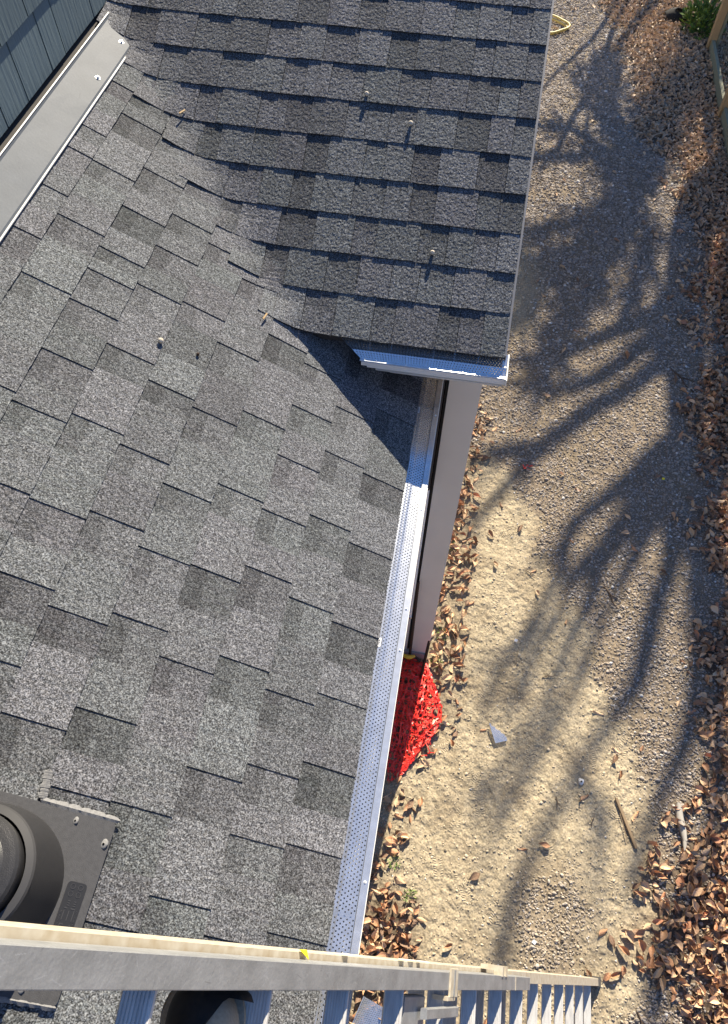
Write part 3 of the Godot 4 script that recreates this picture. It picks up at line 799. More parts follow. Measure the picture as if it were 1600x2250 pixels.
func ladder():
	LW = (Vector3(0, 0, 1) - LU * LU.z).normalized()
	LN = LU.cross(LW).normalized()
	var t := thing("extension_ladder", "worn aluminium extension ladder standing on the ground and leaning past the gutter", "ladder", Vector3.ZERO)
	rail(0.04, 4.9, -0.051, -0.012, -0.085, -0.012, -0.051, "base_rail", M.rail_old, t)
	rail(0.04, 4.9, 0.44, 0.484, -0.085, -0.012, 0.481, "base_rail", M.rail_old, t)
	rail(2.37, 5.55, -0.039, 0.0, -0.008, 0.055, -0.039, "fly_rail", M.rail, t)
	rail(2.37, 5.55, 0.427, 0.466, -0.008, 0.055, 0.463, "fly_rail", M.rail, t)
	for k in range(1, 12):
		rung(0.305 * k - (0.0 if k < 8 else 0.045), -0.045, -0.05, 0.48, t)
	for k in range(8, 19):
		rung(0.305 * k, 0.022, -0.035, 0.462, t)
	# feet
	for w in [-0.060, 0.436]:
		var g := Geo.new()
		for i in 6:
			g.bar(lad(-0.005 + i * 0.011, w, -0.092), LU * 0.008, LW * 0.052, LN * 0.087, 0.002)
		g.bar(lad(-0.002, w + 0.003, -0.089), LU * 0.062, LW * 0.046, LN * 0.081, 0.001)
		put(g, "foot", M.rubber, t)
	# rung lock, guide brackets, fly end cap
	var u := 3.335
	var lock: Node = lbar(u - 0.035, u + 0.025, -0.048, 0.014, 0.0555, 0.061, "rail_bracket", M.rail_old, t)
	lbar(u - 0.005, u + 0.002, -0.045, 0.012, 0.0612, 0.0635, "bracket_rib", M.rail, lock, 0.0005)
	lbar(u - 0.02, u + 0.04, 0.012, 0.022, 0.02, 0.0605, "bracket_leg", M.rail_old, t)
	lbar(u - 0.045, u + 0.21, 0.034, 0.056, 0.048, 0.064, "rung_lock", M.rail, t, 0.002)
	lbar(u + 0.16, u + 0.30, 0.012, 0.080, 0.012, 0.040, "lock_housing", M.rail, t, 0.003)
	var hook: Node = lbar(2.735, 2.80, -0.064, -0.050, -0.012, 0.030, "guide_hook", M.rail_old, t)
	lbar(2.735, 2.752, -0.0645, -0.036, 0.030, 0.058, "hook_arm", M.rail_old, hook, 0.0008)
	lbar(2.783, 2.80, -0.0645, -0.036, 0.030, 0.058, "hook_arm", M.rail_old, hook, 0.0008)
	lbar(2.60, 2.606, -0.0395, 0.0006, 0.0548, 0.0562, "end_seam", M.rail_old, t, 0.0003)
	# curled strip of torn tape on the outer rail
	for q in [[3.52, 0.020, 0.02], [3.40, 0.014, 0.03], [3.45, 0.022, 0.012], [3.86, 0.016, 0.014]]:
		var g := Geo.new()
		var a := lad(q[0], -0.054, -0.011)
		g.prism([a, a + LU * q[1] * 2.0, a + LU * q[1] + LN * q[2]], -LW * 0.0012)
		put(g, "torn_label", M.pale, t)
	var y := Geo.new()
	var c := lad(4.055, -0.0545, -0.0115)
	y.prism([c, c + LU * 0.030, c + LU * 0.015 + LW * 0.014 + LN * 0.014], LN * 0.0012)
	put(y, "warning_triangle", M.yellow, t)

func boot():
	var t := thing("work_boot", "tan suede boot with black toe cap standing on a ladder rung", "boot")
	# foot points towards -z; stations along z
	var top_y := 4.10
	var cx := -0.222
	var toe_z := -0.032
	var build := func(z0: float, z1: float, lift: float) -> Array:
		var grid := []
		var n := 18
		for i in n + 1:
			var z := lerpf(z0, z1, pow(float(i) / n, 1.4))
			var d := (z - toe_z)
			var half := 0.056 * sqrt(clampf(1.0 - pow(1.0 - clampf(d / 0.085, 0, 1), 2.0), 0, 1)) + clampf(d - 0.085, 0, 1) * 0.02 + lift
			var hgt := 0.020 + 0.052 * sqrt(clampf(1.0 - pow(1.0 - clampf(d / 0.07, 0, 1), 2.0), 0, 1)) + clampf(d - 0.07, 0, 1) * 0.55 + lift
			var row := []
			for j in 25:
				var an := PI * j / 24.0
				var sx := -cos(an)
				var sy := pow(sin(an), 0.75)
				row.append(Vector3(cx + sx * half + d * 0.10, 3.975 + sy * hgt, z))
			grid.append(row)
		return grid
	var g := Geo.new()
	smooth_grid(g, build.call(toe_z, 0.22, 0.0))
	put(g, "vamp", M.suede, t)
	# toe cap: shell over the front, its rear edge swept back on the left
	g = Geo.new()
	var cap: Array = build.call(toe_z - 0.002, 0.085, 0.0022)
	for i in cap.size():
		for j in cap[i].size():
			var v: Vector3 = cap[i][j]
			var rear := 0.055 - 1.9 * maxf(0.0, v.x - cx - 0.004)
			v.z = toe_z + (v.z - toe_z) * clampf((rear - toe_z) / (0.085 - toe_z), 0.2, 1.0)
			var d := v.z - toe_z
			if d < 0.07: v.y = minf(v.y, 3.975 + 0.0245 + 0.052 * sqrt(clampf(1.0 - pow(1.0 - clampf(d / 0.07, 0, 1), 2.0), 0, 1)) * 1.0)
			cap[i][j] = v
	smooth_grid(g, cap)
	put(g, "toe_cap", M.toe, t)
	g = Geo.new()     # ankle shaft, open at the top
	g.lathe(Vector3(cx + 0.035, 4.03, 0.235), Vector3.UP, [Vector2(0.050, -0.07), Vector2(0.056, 0.0), Vector2(0.054, 0.10), Vector2(0.057, 0.20), Vector2(0.060, 0.205), Vector2(0.052, 0.20), Vector2(0.048, 0.02), Vector2(0.0, 0.0)], 28)
	put(g, "shaft", M.suede, t)
	g = Geo.new()     # welt and sole
	var out := []
	for i in 25:
		var an := PI + PI * i / 24.0
		out.append(Vector3(cx + cos(an) * 0.063, 3.955, toe_z + 0.058 + sin(an) * 0.066))
	out.append(Vector3(cx + 0.085, 3.955, 0.28)); out.append(Vector3(cx - 0.02, 3.955, 0.29))
	g.prism(out, Vector3(0, 0.022, 0))
	var welt := put(g, "welt", M.suede, t)
	for i in 14:
		var an := PI * 1.02 + PI * 0.42 * i / 13.0
		var s := Geo.new()
		var p := Vector3(cx + cos(an) * 0.0605, 3.9772, toe_z + 0.058 + sin(an) * 0.0635)
		s.box(p, Vector3(-sin(an), 0, cos(an)) * 0.004, Vector3(cos(an), 0, sin(an)) * 0.0012, Vector3(0, 0.0012, 0))
		put(s, "stitch", M.thread, welt)

# ---------- ground ----------
func edge(pts: Array, z: float) -> float:     # x of a boundary given as [z, x] pairs, z rising
	if z <= pts[0][0]: return pts[0][1]
	for i in pts.size() - 1:
		if z <= pts[i + 1][0]:
			return lerpf(pts[i][1], pts[i + 1][1], (z - pts[i][0]) / (pts[i + 1][0] - pts[i][0]))
	return pts[-1][1]
func sandy(x: float, z: float) -> float:
	var wob := noise.get_noise_2d(x * 130, z * 130) * 0.22 + noise.get_noise_2d(x * 420 + 50, z * 420) * 0.10
	var r := edge([[-4.35, 0.45], [-4.1, 0.68], [-3.7, 0.92], [-3.07, 1.08], [-2.7, 1.32], [-2.05, 1.58], [-1.4, 1.78], [-0.9, 1.75], [-0.5, 1.6], [0.3, 1.5]], z)
	var s := smoothstep(-0.10, 0.12, r - x + wob)
	s *= smoothstep(-4.5, -4.15, z + wob * 0.6)
	var hole := Vector2((x - 1.12) / 0.30, (z + 0.72) / 0.34).length()
	s *= 0.25 + 0.75 * smoothstep(0.6, 1.25, hole + wob * 1.2)
	var patch := Vector2((x - 0.55) / 0.34, (z + 6.6) / 0.9).length()
	s = maxf(s, 0.7 * smoothstep(1.2, 0.5, patch + wob))
	return s
func leafy(x: float, z: float) -> float:
	var wob := noise.get_noise_2d(x * 90 + 300, z * 90) * 0.30 + noise.get_noise_2d(x * 300, z * 300 + 90) * 0.2
	var r := edge([[-15.0, 1.5], [-12.0, 1.75], [-10.4, 2.0], [-9.0, 2.35], [-7.0, 2.55], [-5.0, 2.40], [-3.5, 2.36], [-2.0, 2.14], [-1.3, 1.95], [-0.8, 1.78], [-0.4, 1.72], [0.3, 1.65]], z)
	var d := smoothstep(-0.22, 0.30, x - r + wob)
	d = maxf(d, 0.9 * smoothstep(1.25, 0.5, Vector2((x - 0.12) / 0.24, (z + 0.45) / 0.36).length() + wob * 0.6))
	d = maxf(d, 0.42 * smoothstep(0.34, 0.14, x - 0.15 + wob * 0.3) * smoothstep(-5.2, -4.4, z) * smoothstep(-1.2, -2.0, z))
	d = maxf(d, 0.25 * smoothstep(0.2, 0.05, x - 0.05 + wob * 0.3) * smoothstep(-1.9, -1.2, z))
	return d
func gy(x: float, z: float) -> float:
	var h := 0.020 * noise.get_noise_2d(x * 60, z * 60) + 0.010 * noise.get_noise_2d(x * 260, z * 260 + 40)
	if z > -7.0 and x < 4.0 and x > -0.6:
		h += 0.0030 * noise.get_noise_2d(x * 900, z * 900 + 11) + 0.0016 * noise.get_noise_2d(x * 2600 + 7, z * 2600)
	return h
func lines(parts: Array) -> PackedFloat32Array:
	var o := PackedFloat32Array()
	for p in parts:
		var v: float = p[0]
		while v < p[1] - 1e-4:
			o.append(v); v += p[2]
	o.append(parts[-1][1])
	return o
func ground():
	var xs := lines([[-220, -20, 40.0], [-20, -2, 3.0], [-2, -0.2, 0.3], [-0.2, 2.6, 0.016], [2.6, 4.0, 0.05], [4.0, 20, 2.0], [20, 220, 40.0]])
	var zs := lines([[-260, -40, 40.0], [-40, -16, 3.0], [-16, -8, 0.06], [-8, -4.6, 0.03], [-4.6, 0.2, 0.016], [0.2, 1.1, 0.05], [1.1, 2.0, 0.3], [2.0, 20, 3.0], [20, 220, 40.0]])
	var v := PackedVector3Array(); var n := PackedVector3Array(); var c := PackedColorArray(); var ix := PackedInt32Array()
	var nx := xs.size(); var nz := zs.size()
	v.resize(nx * nz); n.resize(nx * nz); c.resize(nx * nz)
	var sand := Color(0.62, 0.52, 0.36)
	var grit := Color(0.34, 0.275, 0.205)
	var mould := Color(0.17, 0.12, 0.085)
	for j in nz:
		for i in nx:
			var x := xs[i]; var z := zs[j]
			var near := x > -1 and x < 5 and z > -17 and z < 1
			v[j * nx + i] = Vector3(x, gy(x, z) if near else 0.0, z)
			var k := grit
			if near:
				k = grit.lerp(sand, maxf(sandy(x, z), 0.35 * smoothstep(-8.0, -11.0, z))).lerp(mould, 0.85 * leafy(x, z))  # far grit tinted lighter, sunlight put into the ground colour
				var stain := smoothstep(0.05, 0.45, noise.get_noise_2d(x * 210 + 900, z * 210))
				var m := 1.0 + 0.16 * noise.get_noise_2d(x * 330 + 60, z * 330) + 0.12 * noise.get_noise_2d(x * 1500, z * 1500 + 60)
				k = k.lerp(Color(0.36, 0.29, 0.20), 0.5 * stain) * m
			k.a = 1
			c[j * nx + i] = k
	for j in nz:
		for i in nx:
			var a := v[j * nx + mini(i + 1, nx - 1)] - v[j * nx + maxi(i - 1, 0)]
			var b := v[mini(j + 1, nz - 1) * nx + i] - v[maxi(j - 1, 0) * nx + i]
			n[j * nx + i] = b.cross(a).normalized()
	for j in nz - 1:
		for i in nx - 1:
			var a := j * nx + i
			ix.append_array([a, a + 1, a + nx + 1, a, a + nx + 1, a + nx])
	var arr := []; arr.resize(Mesh.ARRAY_MAX)
	arr[Mesh.ARRAY_VERTEX] = v; arr[Mesh.ARRAY_NORMAL] = n; arr[Mesh.ARRAY_COLOR] = c; arr[Mesh.ARRAY_INDEX] = ix
	var m := ArrayMesh.new(); m.add_surface_from_arrays(Mesh.PRIMITIVE_TRIANGLES, arr)
	structure(put(m, "ground", M.ground))

func stone_mesh() -> ArrayMesh:
	var g := Geo.new()
	var grid := []
	for i in 5:
		var th := PI * i / 4.0
		var row := []
		for j in 7:
			var ph := TAU * (j % 6) / 6.0
			var d := Vector3(sin(th) * cos(ph), cos(th) * 0.7, sin(th) * sin(ph))
			row.append(d * (1.0 + 0.35 * noise.get_noise_3d(d.x * 90, d.y * 90 + 30, d.z * 90)))
		grid.append(row)
	for i in 4:
		for j in 6:
			g.quad(grid[i][j], grid[i][j + 1], grid[i + 1][j + 1], grid[i + 1][j])
	return g.mesh()
func scatter(called: String, mesh: Mesh, m: Material, xf: Array, cols: Array):
	var mm := MultiMesh.new()
	mm.transform_format = MultiMesh.TRANSFORM_3D; mm.use_colors = true; mm.mesh = mesh
	mm.instance_count = xf.size()
	for i in xf.size():
		mm.set_instance_transform(i, xf[i]); mm.set_instance_color(i, cols[i])
	var o := MultiMeshInstance3D.new()
	o.name = numbered(called); o.multimesh = mm; o.material_override = m
	add_child(o); stuff(o)
	return o
func seen(x: float, z: float) -> bool:
	if z < -14.2 or z > 0.95 or x > 3.5: return false
	if z < -2.36: return x > 0.17
	return x > -0.25
func gravel():
	var xf := []; var cols := []
	var tries := 300000
	for i in tries:
		# denser near the viewer
		var z := 0.95 - 15.2 * pow(rng.randf(), 1.7)
		var x := rng.randf_range(-0.2, 2.9)
		if not seen(x, z): continue
		var s := sandy(x, z)
		var clump := 0.5 + 0.9 * noise.get_noise_2d(x * 240 + 77, z * 240)
		var keep := lerpf(0.80, 0.15, s) * clampf(clump + 0.35, 0.1, 1.0) * (1.0 - 0.75 * leafy(x, z))
		if rng.randf() > keep: continue
		var r := rng.randf_range(0.0035, 0.0085) * (1.0 + 0.9 * pow(rng.randf(), 5.0))
		r *= 1.0 + clampf((-z - 4.0) * 0.10, 0, 0.7)
		if s > 0.6: r *= rng.randf_range(0.4, 0.85)
		var b := Basis.from_euler(Vector3(rng.randf() * TAU, rng.randf() * TAU, rng.randf() * TAU)).scaled(Vector3(r * rng.randf_range(0.8, 1.5), r * rng.randf_range(0.7, 1.0), r * rng.randf_range(0.8, 1.2)))
		xf.append(Transform3D(b, Vector3(x, gy(x, z) + r * 0.25, z)))
		var t := rng.randf_range(0.55, 1.25)
		var k := Color(0.36, 0.29, 0.215).lerp(Color(0.30, 0.275, 0.25), rng.randf()).lerp(Color(0.54, 0.455, 0.32), s * 0.85) * t
		if rng.randf() < 0.03: k = Color(0.60, 0.57, 0.52)
		k.a = 1
		cols.append(k)
	# soil ridges pressed up by boot soles
	for i in 34:
		var pz := rng.randf_range(-3.6, -0.7); var px := rng.randf_range(0.35, 1.6)
		if sandy(px, pz) < 0.6: continue
		var an := rng.randfn(0.0, 0.5)
		for k in rng.randi_range(6, 12):
			for side in [-1, 1]:
				if rng.randf() < 0.25: continue
				var off := Basis(Vector3.UP, an) * Vector3(side * 0.021, 0, k * 0.015 - 0.08)
				var b := Basis(Vector3.UP, an + side * 0.35) * Basis.from_scale(Vector3(rng.randf_range(0.010, 0.016), 0.0032, 0.0034))
				xf.append(Transform3D(b, Vector3(px + off.x, gy(px + off.x, pz + off.z) + 0.001, pz + off.z)))
				var q := Color(0.50, 0.42, 0.29) * rng.randf_range(0.85, 1.05); q.a = 1
				cols.append(q)
	var o = scatter("gravel", stone_mesh(), M.stone, xf, cols)
	o.set_meta("label", "loose grey brown gravel and crumbs of soil over the yard"); o.set_meta("category", "gravel")
	print("stones ", xf.size())

func leaf_mesh(curl: float, wide: float, twist: float) -> ArrayMesh:
	var g := Geo.new()
	var grid := []
	for i in 6:
		var t := i / 5.0
		var w: float = wide * [0.12, 0.75, 1.0, 0.80, 0.42, 0.04][i]
		var row := []
		for j in 4:
			var s := (j - 1.5) / 1.5
			var fold := absf(s) * w * curl
			var y := fold + 0.35 * curl * (t - 0.5) * (t - 0.5) + twist * s * (t - 0.5)
			row.append(Vector3(s * w * (1.0 - 0.25 * curl), y, t - 0.5))
		grid.append(row)
	for i in 5:
		for j in 3:
			g.quad(grid[i][j], grid[i][j + 1], grid[i + 1][j + 1], grid[i + 1][j])
	return g.mesh()
func leaf_color() -> Color:
	var k := rng.randf()
	var c := Color(0.50, 0.30, 0.165)
	if k < 0.36: c = Color(0.62, 0.42, 0.25)
	elif k < 0.58: c = Color(0.36, 0.19, 0.10)
	elif k < 0.76: c = Color(0.23, 0.14, 0.085)
	elif k < 0.81: c = Color(0.50, 0.24, 0.13)
	c *= rng.randf_range(0.75, 1.2); c.a = 1
	return c
func leaves():
	var spots := []
	for i in 105000:
		var z := 0.95 - 15.0 * pow(rng.randf(), 1.35)
		var x := rng.randf_range(-0.1, 3.5)
		if not seen(x, z): continue
		var d := leafy(x, z)
		if rng.randf() > d * 0.75 * (0.4 + clampf(-z * 0.08, 0, 0.4)) + 0.0022: continue
		spots.append(Vector2(x, z))
	var near := spots.duplicate()
	near.sort_custom(func(p, q): return (Vector3(p.x, 0, p.y) - EYE).length() < (Vector3(q.x, 0, q.y) - EYE).length())
	var mats := []
	for i in 7:
		var m: StandardMaterial3D = M.leaf.duplicate()
		m.vertex_color_use_as_albedo = false
		m.albedo_color = leaf_color().linear_to_srgb()
		mats.append(m)
	var shapes := [leaf_mesh(0.35, 0.30, 0.25), leaf_mesh(0.8, 0.36, -0.35), leaf_mesh(1.1, 0.38, 0.4), leaf_mesh(0.55, 0.34, -0.3)]
	var single := 0
	var xf := []; var cols := []
	for i in near.size():
		var p: Vector2 = near[i]
		var len_ := rng.randf_range(0.045, 0.092)
		var deep := leafy(p.x, p.y)
		var tilt := 0.25 + 0.5 * deep
		var b := Basis.from_euler(Vector3(rng.randf_range(-tilt, tilt), rng.randf() * TAU, rng.randf_range(-tilt, tilt) + (PI if rng.randf() < 0.3 else 0.0)))  * Basis.from_scale(Vector3(rng.randf_range(0.6, 1.05), rng.randf_range(0.7, 1.4), 1.0) * len_)
		var at := Vector3(p.x, gy(p.x, p.y) + 0.006 + len_ * 0.12 + rng.randf() * 0.022 * deep, p.y)
		if single < 300 and p.y < -0.04 and p.x > 0.0:
			single += 1
			var o := MeshInstance3D.new()
			var which := rng.randi() % 7
			o.name = numbered("fallen_leaf"); o.mesh = shapes[rng.randi() % 4]; o.material_override = mats[which]
			add_child(o); o.transform = Transform3D(b, at)
			var lum: float = mats[which].albedo_color.get_luminance()
			var look := "pale tan" if lum > 0.62 else ("light brown" if lum > 0.54 else ("brown" if lum > 0.46 else "dark brown"))
			var place := "lying alone on the bare sand"
			if p.x < 0.45 and p.y > -1.0: place = "in the leaf pile beside the long gutter's lower end"
			elif p.x < 0.45: place = "in the strip of leaves along the grey wall"
			elif deep > 0.3: place = "in the leaf carpet right of the ladder foot"
			tag(o, "%s curled fallen leaf %s" % [look, place], "leaf", "%s fallen leaves %s" % [look, place])
		else:
			xf.append(Transform3D(b, at))
			var k := leaf_color().lerp(Color(0.52, 0.42, 0.30), clampf((-p.y - 7.0) / 4.0, 0, 0.65)); k.a = 1  # distant leaves tinted paler to look sunlit
			cols.append(k)
	var o2 = scatter("leaf_litter", shapes[1], M.leaf, xf, cols)
	o2.set_meta("label", "carpet of brown leaf litter along the fence and house wall"); o2.set_meta("category", "leaf litter")
	print("leaves ", near.size())

func netting():
	var t := thing("safety_netting", "crumpled heap of bright red plastic safety netting on the ground below the gutter", "netting")
	var nz2 := FastNoiseLite.new(); nz2.seed = 77; nz2.frequency = 1.0; nz2.fractal_octaves = 2
	for layer in 3:
		var g := Geo.new()
		var nu := 12; var nw := 17
		var P := []
		var cell := 0.050
		var rot := Basis(Vector3.UP, rng.randf_range(-0.5, 0.5))
		for i in nu:
			var row := []
			for j in nw:
				var p := Vector3((i - nu * 0.5) * cell * 0.72, 0, (j - nw * 0.5) * cell * 0.98)
				p = rot * p
				var q := Vector3(p.x * 4.5 + layer * 13.0, p.z * 4.5, layer * 7.0)
				p += 0.055 * Vector3(nz2.get_noise_3d(q.x, q.y, 1.0 + q.z), 0, nz2.get_noise_3d(q.x, q.y, 9.0 + q.z))
				p += 0.02 * Vector3(nz2.get_noise_3d(q.x * 4, q.y * 4, 21.0), 0, nz2.get_noise_3d(q.x * 4, q.y * 4, 31.0))
				var c := Vector3(0.10, 0, -1.86) + p
				# triangular heap: wide in the middle, narrow towards both ends
				var k := clampf((c.z + 2.28) / 0.9, 0, 1)
				var xr := lerpf(0.16, 0.35, minf(k / 0.42, 1.0)) if k < 0.42 else lerpf(0.35, 0.03, (k - 0.42) / 0.58)
				c.x = clampf(c.x, -0.14, 9.0)
				if c.x > xr: c.x = xr - fposmod(c.x - xr, 0.05)
				c.z = clampf(c.z, -2.30, -1.40)
				var heap := 0.16 * exp(-pow((c.z + 2.02) / 0.30, 2.0)) * exp(-pow((c.x - 0.04) / 0.20, 2.0))
				c.y = gy(c.x, c.z) + 0.012 + heap * (0.25 + 0.35 * layer) + 0.045 * absf(nz2.get_noise_3d(q.x * 2.2, q.y * 2.2, 50.0 + layer)) * (0.5 + heap * 6.0)
				row.append(c)
			P.append(row)
		for i in nu:
			for j in nw:
				for e in [[1, 0], [0, 1]]:
					if i + e[0] >= nu or j + e[1] >= nw: continue
					var a: Vector3 = P[i][j]; var b: Vector3 = P[i + e[0]][j + e[1]]
					if (b - a).length() > 0.09: continue
					var d := (b - a)
					var side := d.cross(Vector3(rng.randf_range(-0.5, 0.5), 1, rng.randf_range(-0.5, 0.5))).normalized()
					var mid := a + d * 0.5 + Vector3(0, rng.randf_range(-0.003, 0.005), 0)
					g.quad(a - side * 0.0088, a + side * 0.0088, mid + side * 0.0018, mid - side * 0.0018)
					g.quad(mid - side * 0.0018, mid + side * 0.0018, b + side * 0.0088, b - side * 0.0088)
		put(g, "net_fold", M.net, t)
	# loose ends
	var l := Geo.new()
	for i in 60:
		var a := Vector3(rng.randf_range(-0.1, 0.26), 0, rng.randf_range(-2.2, -1.6))
		a.y = 0.04 + rng.randf() * 0.14 * exp(-pow((a.z + 2.0) / 0.3, 2.0))
		var d := Vector3(rng.randf_range(-1, 1), rng.randf_range(-0.2, 0.5), rng.randf_range(-1, 1)).normalized() * rng.randf_range(0.03, 0.07)
		var side := d.cross(Vector3.UP).normalized() * 0.004
		l.quad(a - side, a + side, a + d * 0.5 + side * 0.7 + Vector3(0, 0.01, 0), a + d * 0.5 - side * 0.7 + Vector3(0, 0.01, 0))
		l.quad(a + d * 0.5 - side * 0.7 + Vector3(0, 0.01, 0), a + d * 0.5 + side * 0.7 + Vector3(0, 0.01, 0), a + d + side * 0.4, a + d - side * 0.4)
	stuff(put(l, "loose_ends", M.net, t))

# ---------- trees, fence ----------
func limb(pts: PackedFloat32Array, called: String, parent: Node, k := 1.0, sides := 9, bottom := Vector4.ZERO):
	var P := []; var R := []
	if bottom != Vector4.ZERO:
		P.append(Vector3(bottom.x, bottom.y, bottom.z)); R.append(bottom.w)
	for i in range(0, pts.size(), 4):
		P.append(Vector3(pts[i], pts[i + 1], pts[i + 2])); R.append(pts[i + 3] * k)
	var Q := []; var S := []
	for i in P.size() - 1:
		for s in 3:
			var t := s / 3.0
			var a: Vector3 = P[maxi(i - 1, 0)]; var d: Vector3 = P[mini(i + 2, P.size() - 1)]
			Q.append(P[i].cubic_interpolate(P[i + 1], a, d, t)); S.append(lerpf(R[i], R[i + 1], t))
	Q.append(P[-1]); S.append(R[-1])
	var g := Geo.new()
	g.tube(Q, S, sides)
	var o := put(g, called, M.bark, parent)
	return [Q, S, o]
func twigs(path: Array, parent: Node, count: int, length: float):
	for i in count:
		var g := Geo.new()
		var k := rng.randi_range(1, path[0].size() - 1)
		var a: Vector3 = path[0][k]
		var d: Vector3 = (path[0][k] - path[0][k - 1]).normalized()
		d = (d + Vector3(rng.randf_range(-0.8, 0.8), rng.randf_range(-0.3, 0.9), rng.randf_range(-0.8, 0.8))).normalized()
		var b := a + d * length * rng.randf_range(0.4, 1.0)
		var c := b + (d + Vector3(rng.randf_range(-0.5, 0.5), rng.randf_range(-0.2, 0.5), rng.randf_range(-0.5, 0.5))).normalized() * length * 0.6
		var r: float = minf(path[1][k] * 0.5, 0.016)
		g.tube([a, b, c], [r, r * 0.6, r * 0.25], 5, false)
		put(g, "twig", M.bark, parent)
func trees():
	var t := thing("bare_tree", "tall leafless tree outside the picture whose branch shadows fan across the yard", "tree", Vector3.ZERO)
	var e := thing("evergreen_tree", "bushy evergreen tree outside the picture casting the dense shadow on the upper gravel", "tree", Vector3.ZERO)
	var y := thing("bare_sapling", "thin bare sapling outside the picture casting slim shadow lines at the top of the yard", "tree", Vector3.ZERO)
	for q in LIMBS:
		var kind: String = q[0].substr(0, 1)
		if q[0] == "trunk":
			limb(q[1], "trunk", t, 1.0, 14, Vector4(4.9, -0.1, -15.2, 0.34))
		elif kind == "b" or q[0] == "stem":
			twigs(limb(q[1], "limb", t, 1.0, 9, Vector4(5.4, -0.1, -15.4, 0.30) if q[0] == "stem" else Vector4.ZERO), t, 5, 0.5)
		elif kind == "c":
			limb(q[1], "limb", e, 0.3, 8, Vector4(4.3, -0.1, -16.0, 0.16) if q[0] == "c1" else Vector4.ZERO)
		else:
			var p: PackedFloat32Array = q[1]
			twigs(limb(q[1], "limb", y, 1.0, 8, Vector4(p[0] + 0.25, -0.1, p[2], p[3] * 1.3)), y, 2, 0.3)
	var g := Geo.new()
	for q in LIMBS:
		if q[0].substr(0, 1) != "c": continue
		var p: PackedFloat32Array = q[1]
		var m: int = p.size() / 4
		for i in range(0, m - 1):
			var A := Vector3(p[i * 4], p[i * 4 + 1], p[i * 4 + 2]); var B := Vector3(p[i * 4 + 4], p[i * 4 + 5], p[i * 4 + 6])
			var count := int((B - A).length() * 520.0 * maxf(p[i * 4 + 3], 0.03) / 0.12)
			for k in count:
				var f := rng.randf()
				var c := A.lerp(B, f)
				var r: float = lerpf(p[i * 4 + 3], p[i * 4 + 7], f) * 1.15
				c += Vector3(rng.randfn(), rng.randfn(), rng.randfn() * 1.5) * r * 0.6
				var d := Vector3(rng.randf_range(-1, 1), rng.randf_range(-1, 1), rng.randf_range(-1, 1)).normalized()
				var s := d.cross(Vector3(rng.randf_range(-1, 1), rng.randf_range(-1, 1), rng.randf_range(-1, 1))).normalized()
				var L := rng.randf_range(0.04, 0.08)
				g.tint = Color(0.03, 0.06, 0.02) * rng.randf_range(0.7, 1.5)
				g.quad(c - d * L, c + s * L * 0.35, c + d * L, c - s * L * 0.35)
	for q in LIMBS:
		if q[0].substr(0, 1) != "c": continue
		var p: PackedFloat32Array = q[1]
		var m: int = p.size() / 4
		for i in range(1, m):
			var A := Vector3(p[i * 4 - 4], p[i * 4 - 3], p[i * 4 - 2]); var B := Vector3(p[i * 4], p[i * 4 + 1], p[i * 4 + 2])
			var d := (B - A).normalized()
			for k in (26 if i == m - 1 else 12):
				var dir := (d + Vector3(rng.randfn(), rng.randfn(), rng.randfn()) * 0.42).normalized()
				var L := rng.randf_range(0.35, 0.85)
				var a0 := A.lerp(B, rng.randf_range(0.3, 1.0))
				var side := dir.cross(Vector3(rng.randf_range(-1, 1), rng.randf_range(-1, 1), rng.randf_range(-1, 1))).normalized() * 0.020
				var side2 := dir.cross(side).normalized() * 0.020
				g.tint = Color(0.04, 0.075, 0.025) * rng.randf_range(0.7, 1.4)
				for sd in [side, side2]:
					g.quad(a0, a0 + dir * L * 0.45 + sd, a0 + dir * L, a0 + dir * L * 0.45 - sd)
	put(g, "crown", M.green, e)

func fence():
	var f := thing("wire_fence", "wooden fence with thick posts, ground rail and green wire by the upper leaf litter", "fence")
	var x := 3.02
	var zs := [-12.25, -10.45, -8.65, -6.85]
	for i in zs.size():
		var g := Geo.new()
		g.bar(Vector3(x - 0.05, -0.1, zs[i] - 0.05), Vector3(0, 1.9, 0), Vector3(0.10, 0, 0), Vector3(0, 0, 0.10), 0.006)
		put(g, "post", M.wood_new, f)
		g = Geo.new()
		g.bar(Vector3(x + 0.052, 0.0, zs[i] - 0.045), Vector3(0, 1.85, 0), Vector3(0.04, 0, 0), Vector3(0, 0, 0.09), 0.004)
		put(g, "batten", M.wood_green, f)
		if i < zs.size() - 1:
			for q in [[0.02, 0.15], [1.55, 0.09]]:
				g = Geo.new()
				g.bar(Vector3(x - 0.02, q[0], zs[i] + 0.052), Vector3(0, 0, 1.696), Vector3(0.045, 0, 0), Vector3(0, q[1], 0), 0.004)
				put(g, "rail", M.wood_green, f)
	for k in range(2):
		var g := Geo.new()
		if k == 0:
			for i in 13: g.tube([Vector3(x + 0.10, 0.1 + i * 0.12, -12.3), Vector3(x + 0.10, 0.1 + i * 0.12, -6.8)], [0.0022, 0.0022], 5)
		else:
			for i in 46: g.tube([Vector3(x + 0.104, 0.05, -12.3 + i * 0.12), Vector3(x + 0.104, 1.6, -12.3 + i * 0.12)], [0.0022, 0.0022], 5)
		put(g, "wire_strands", M.wire, f)

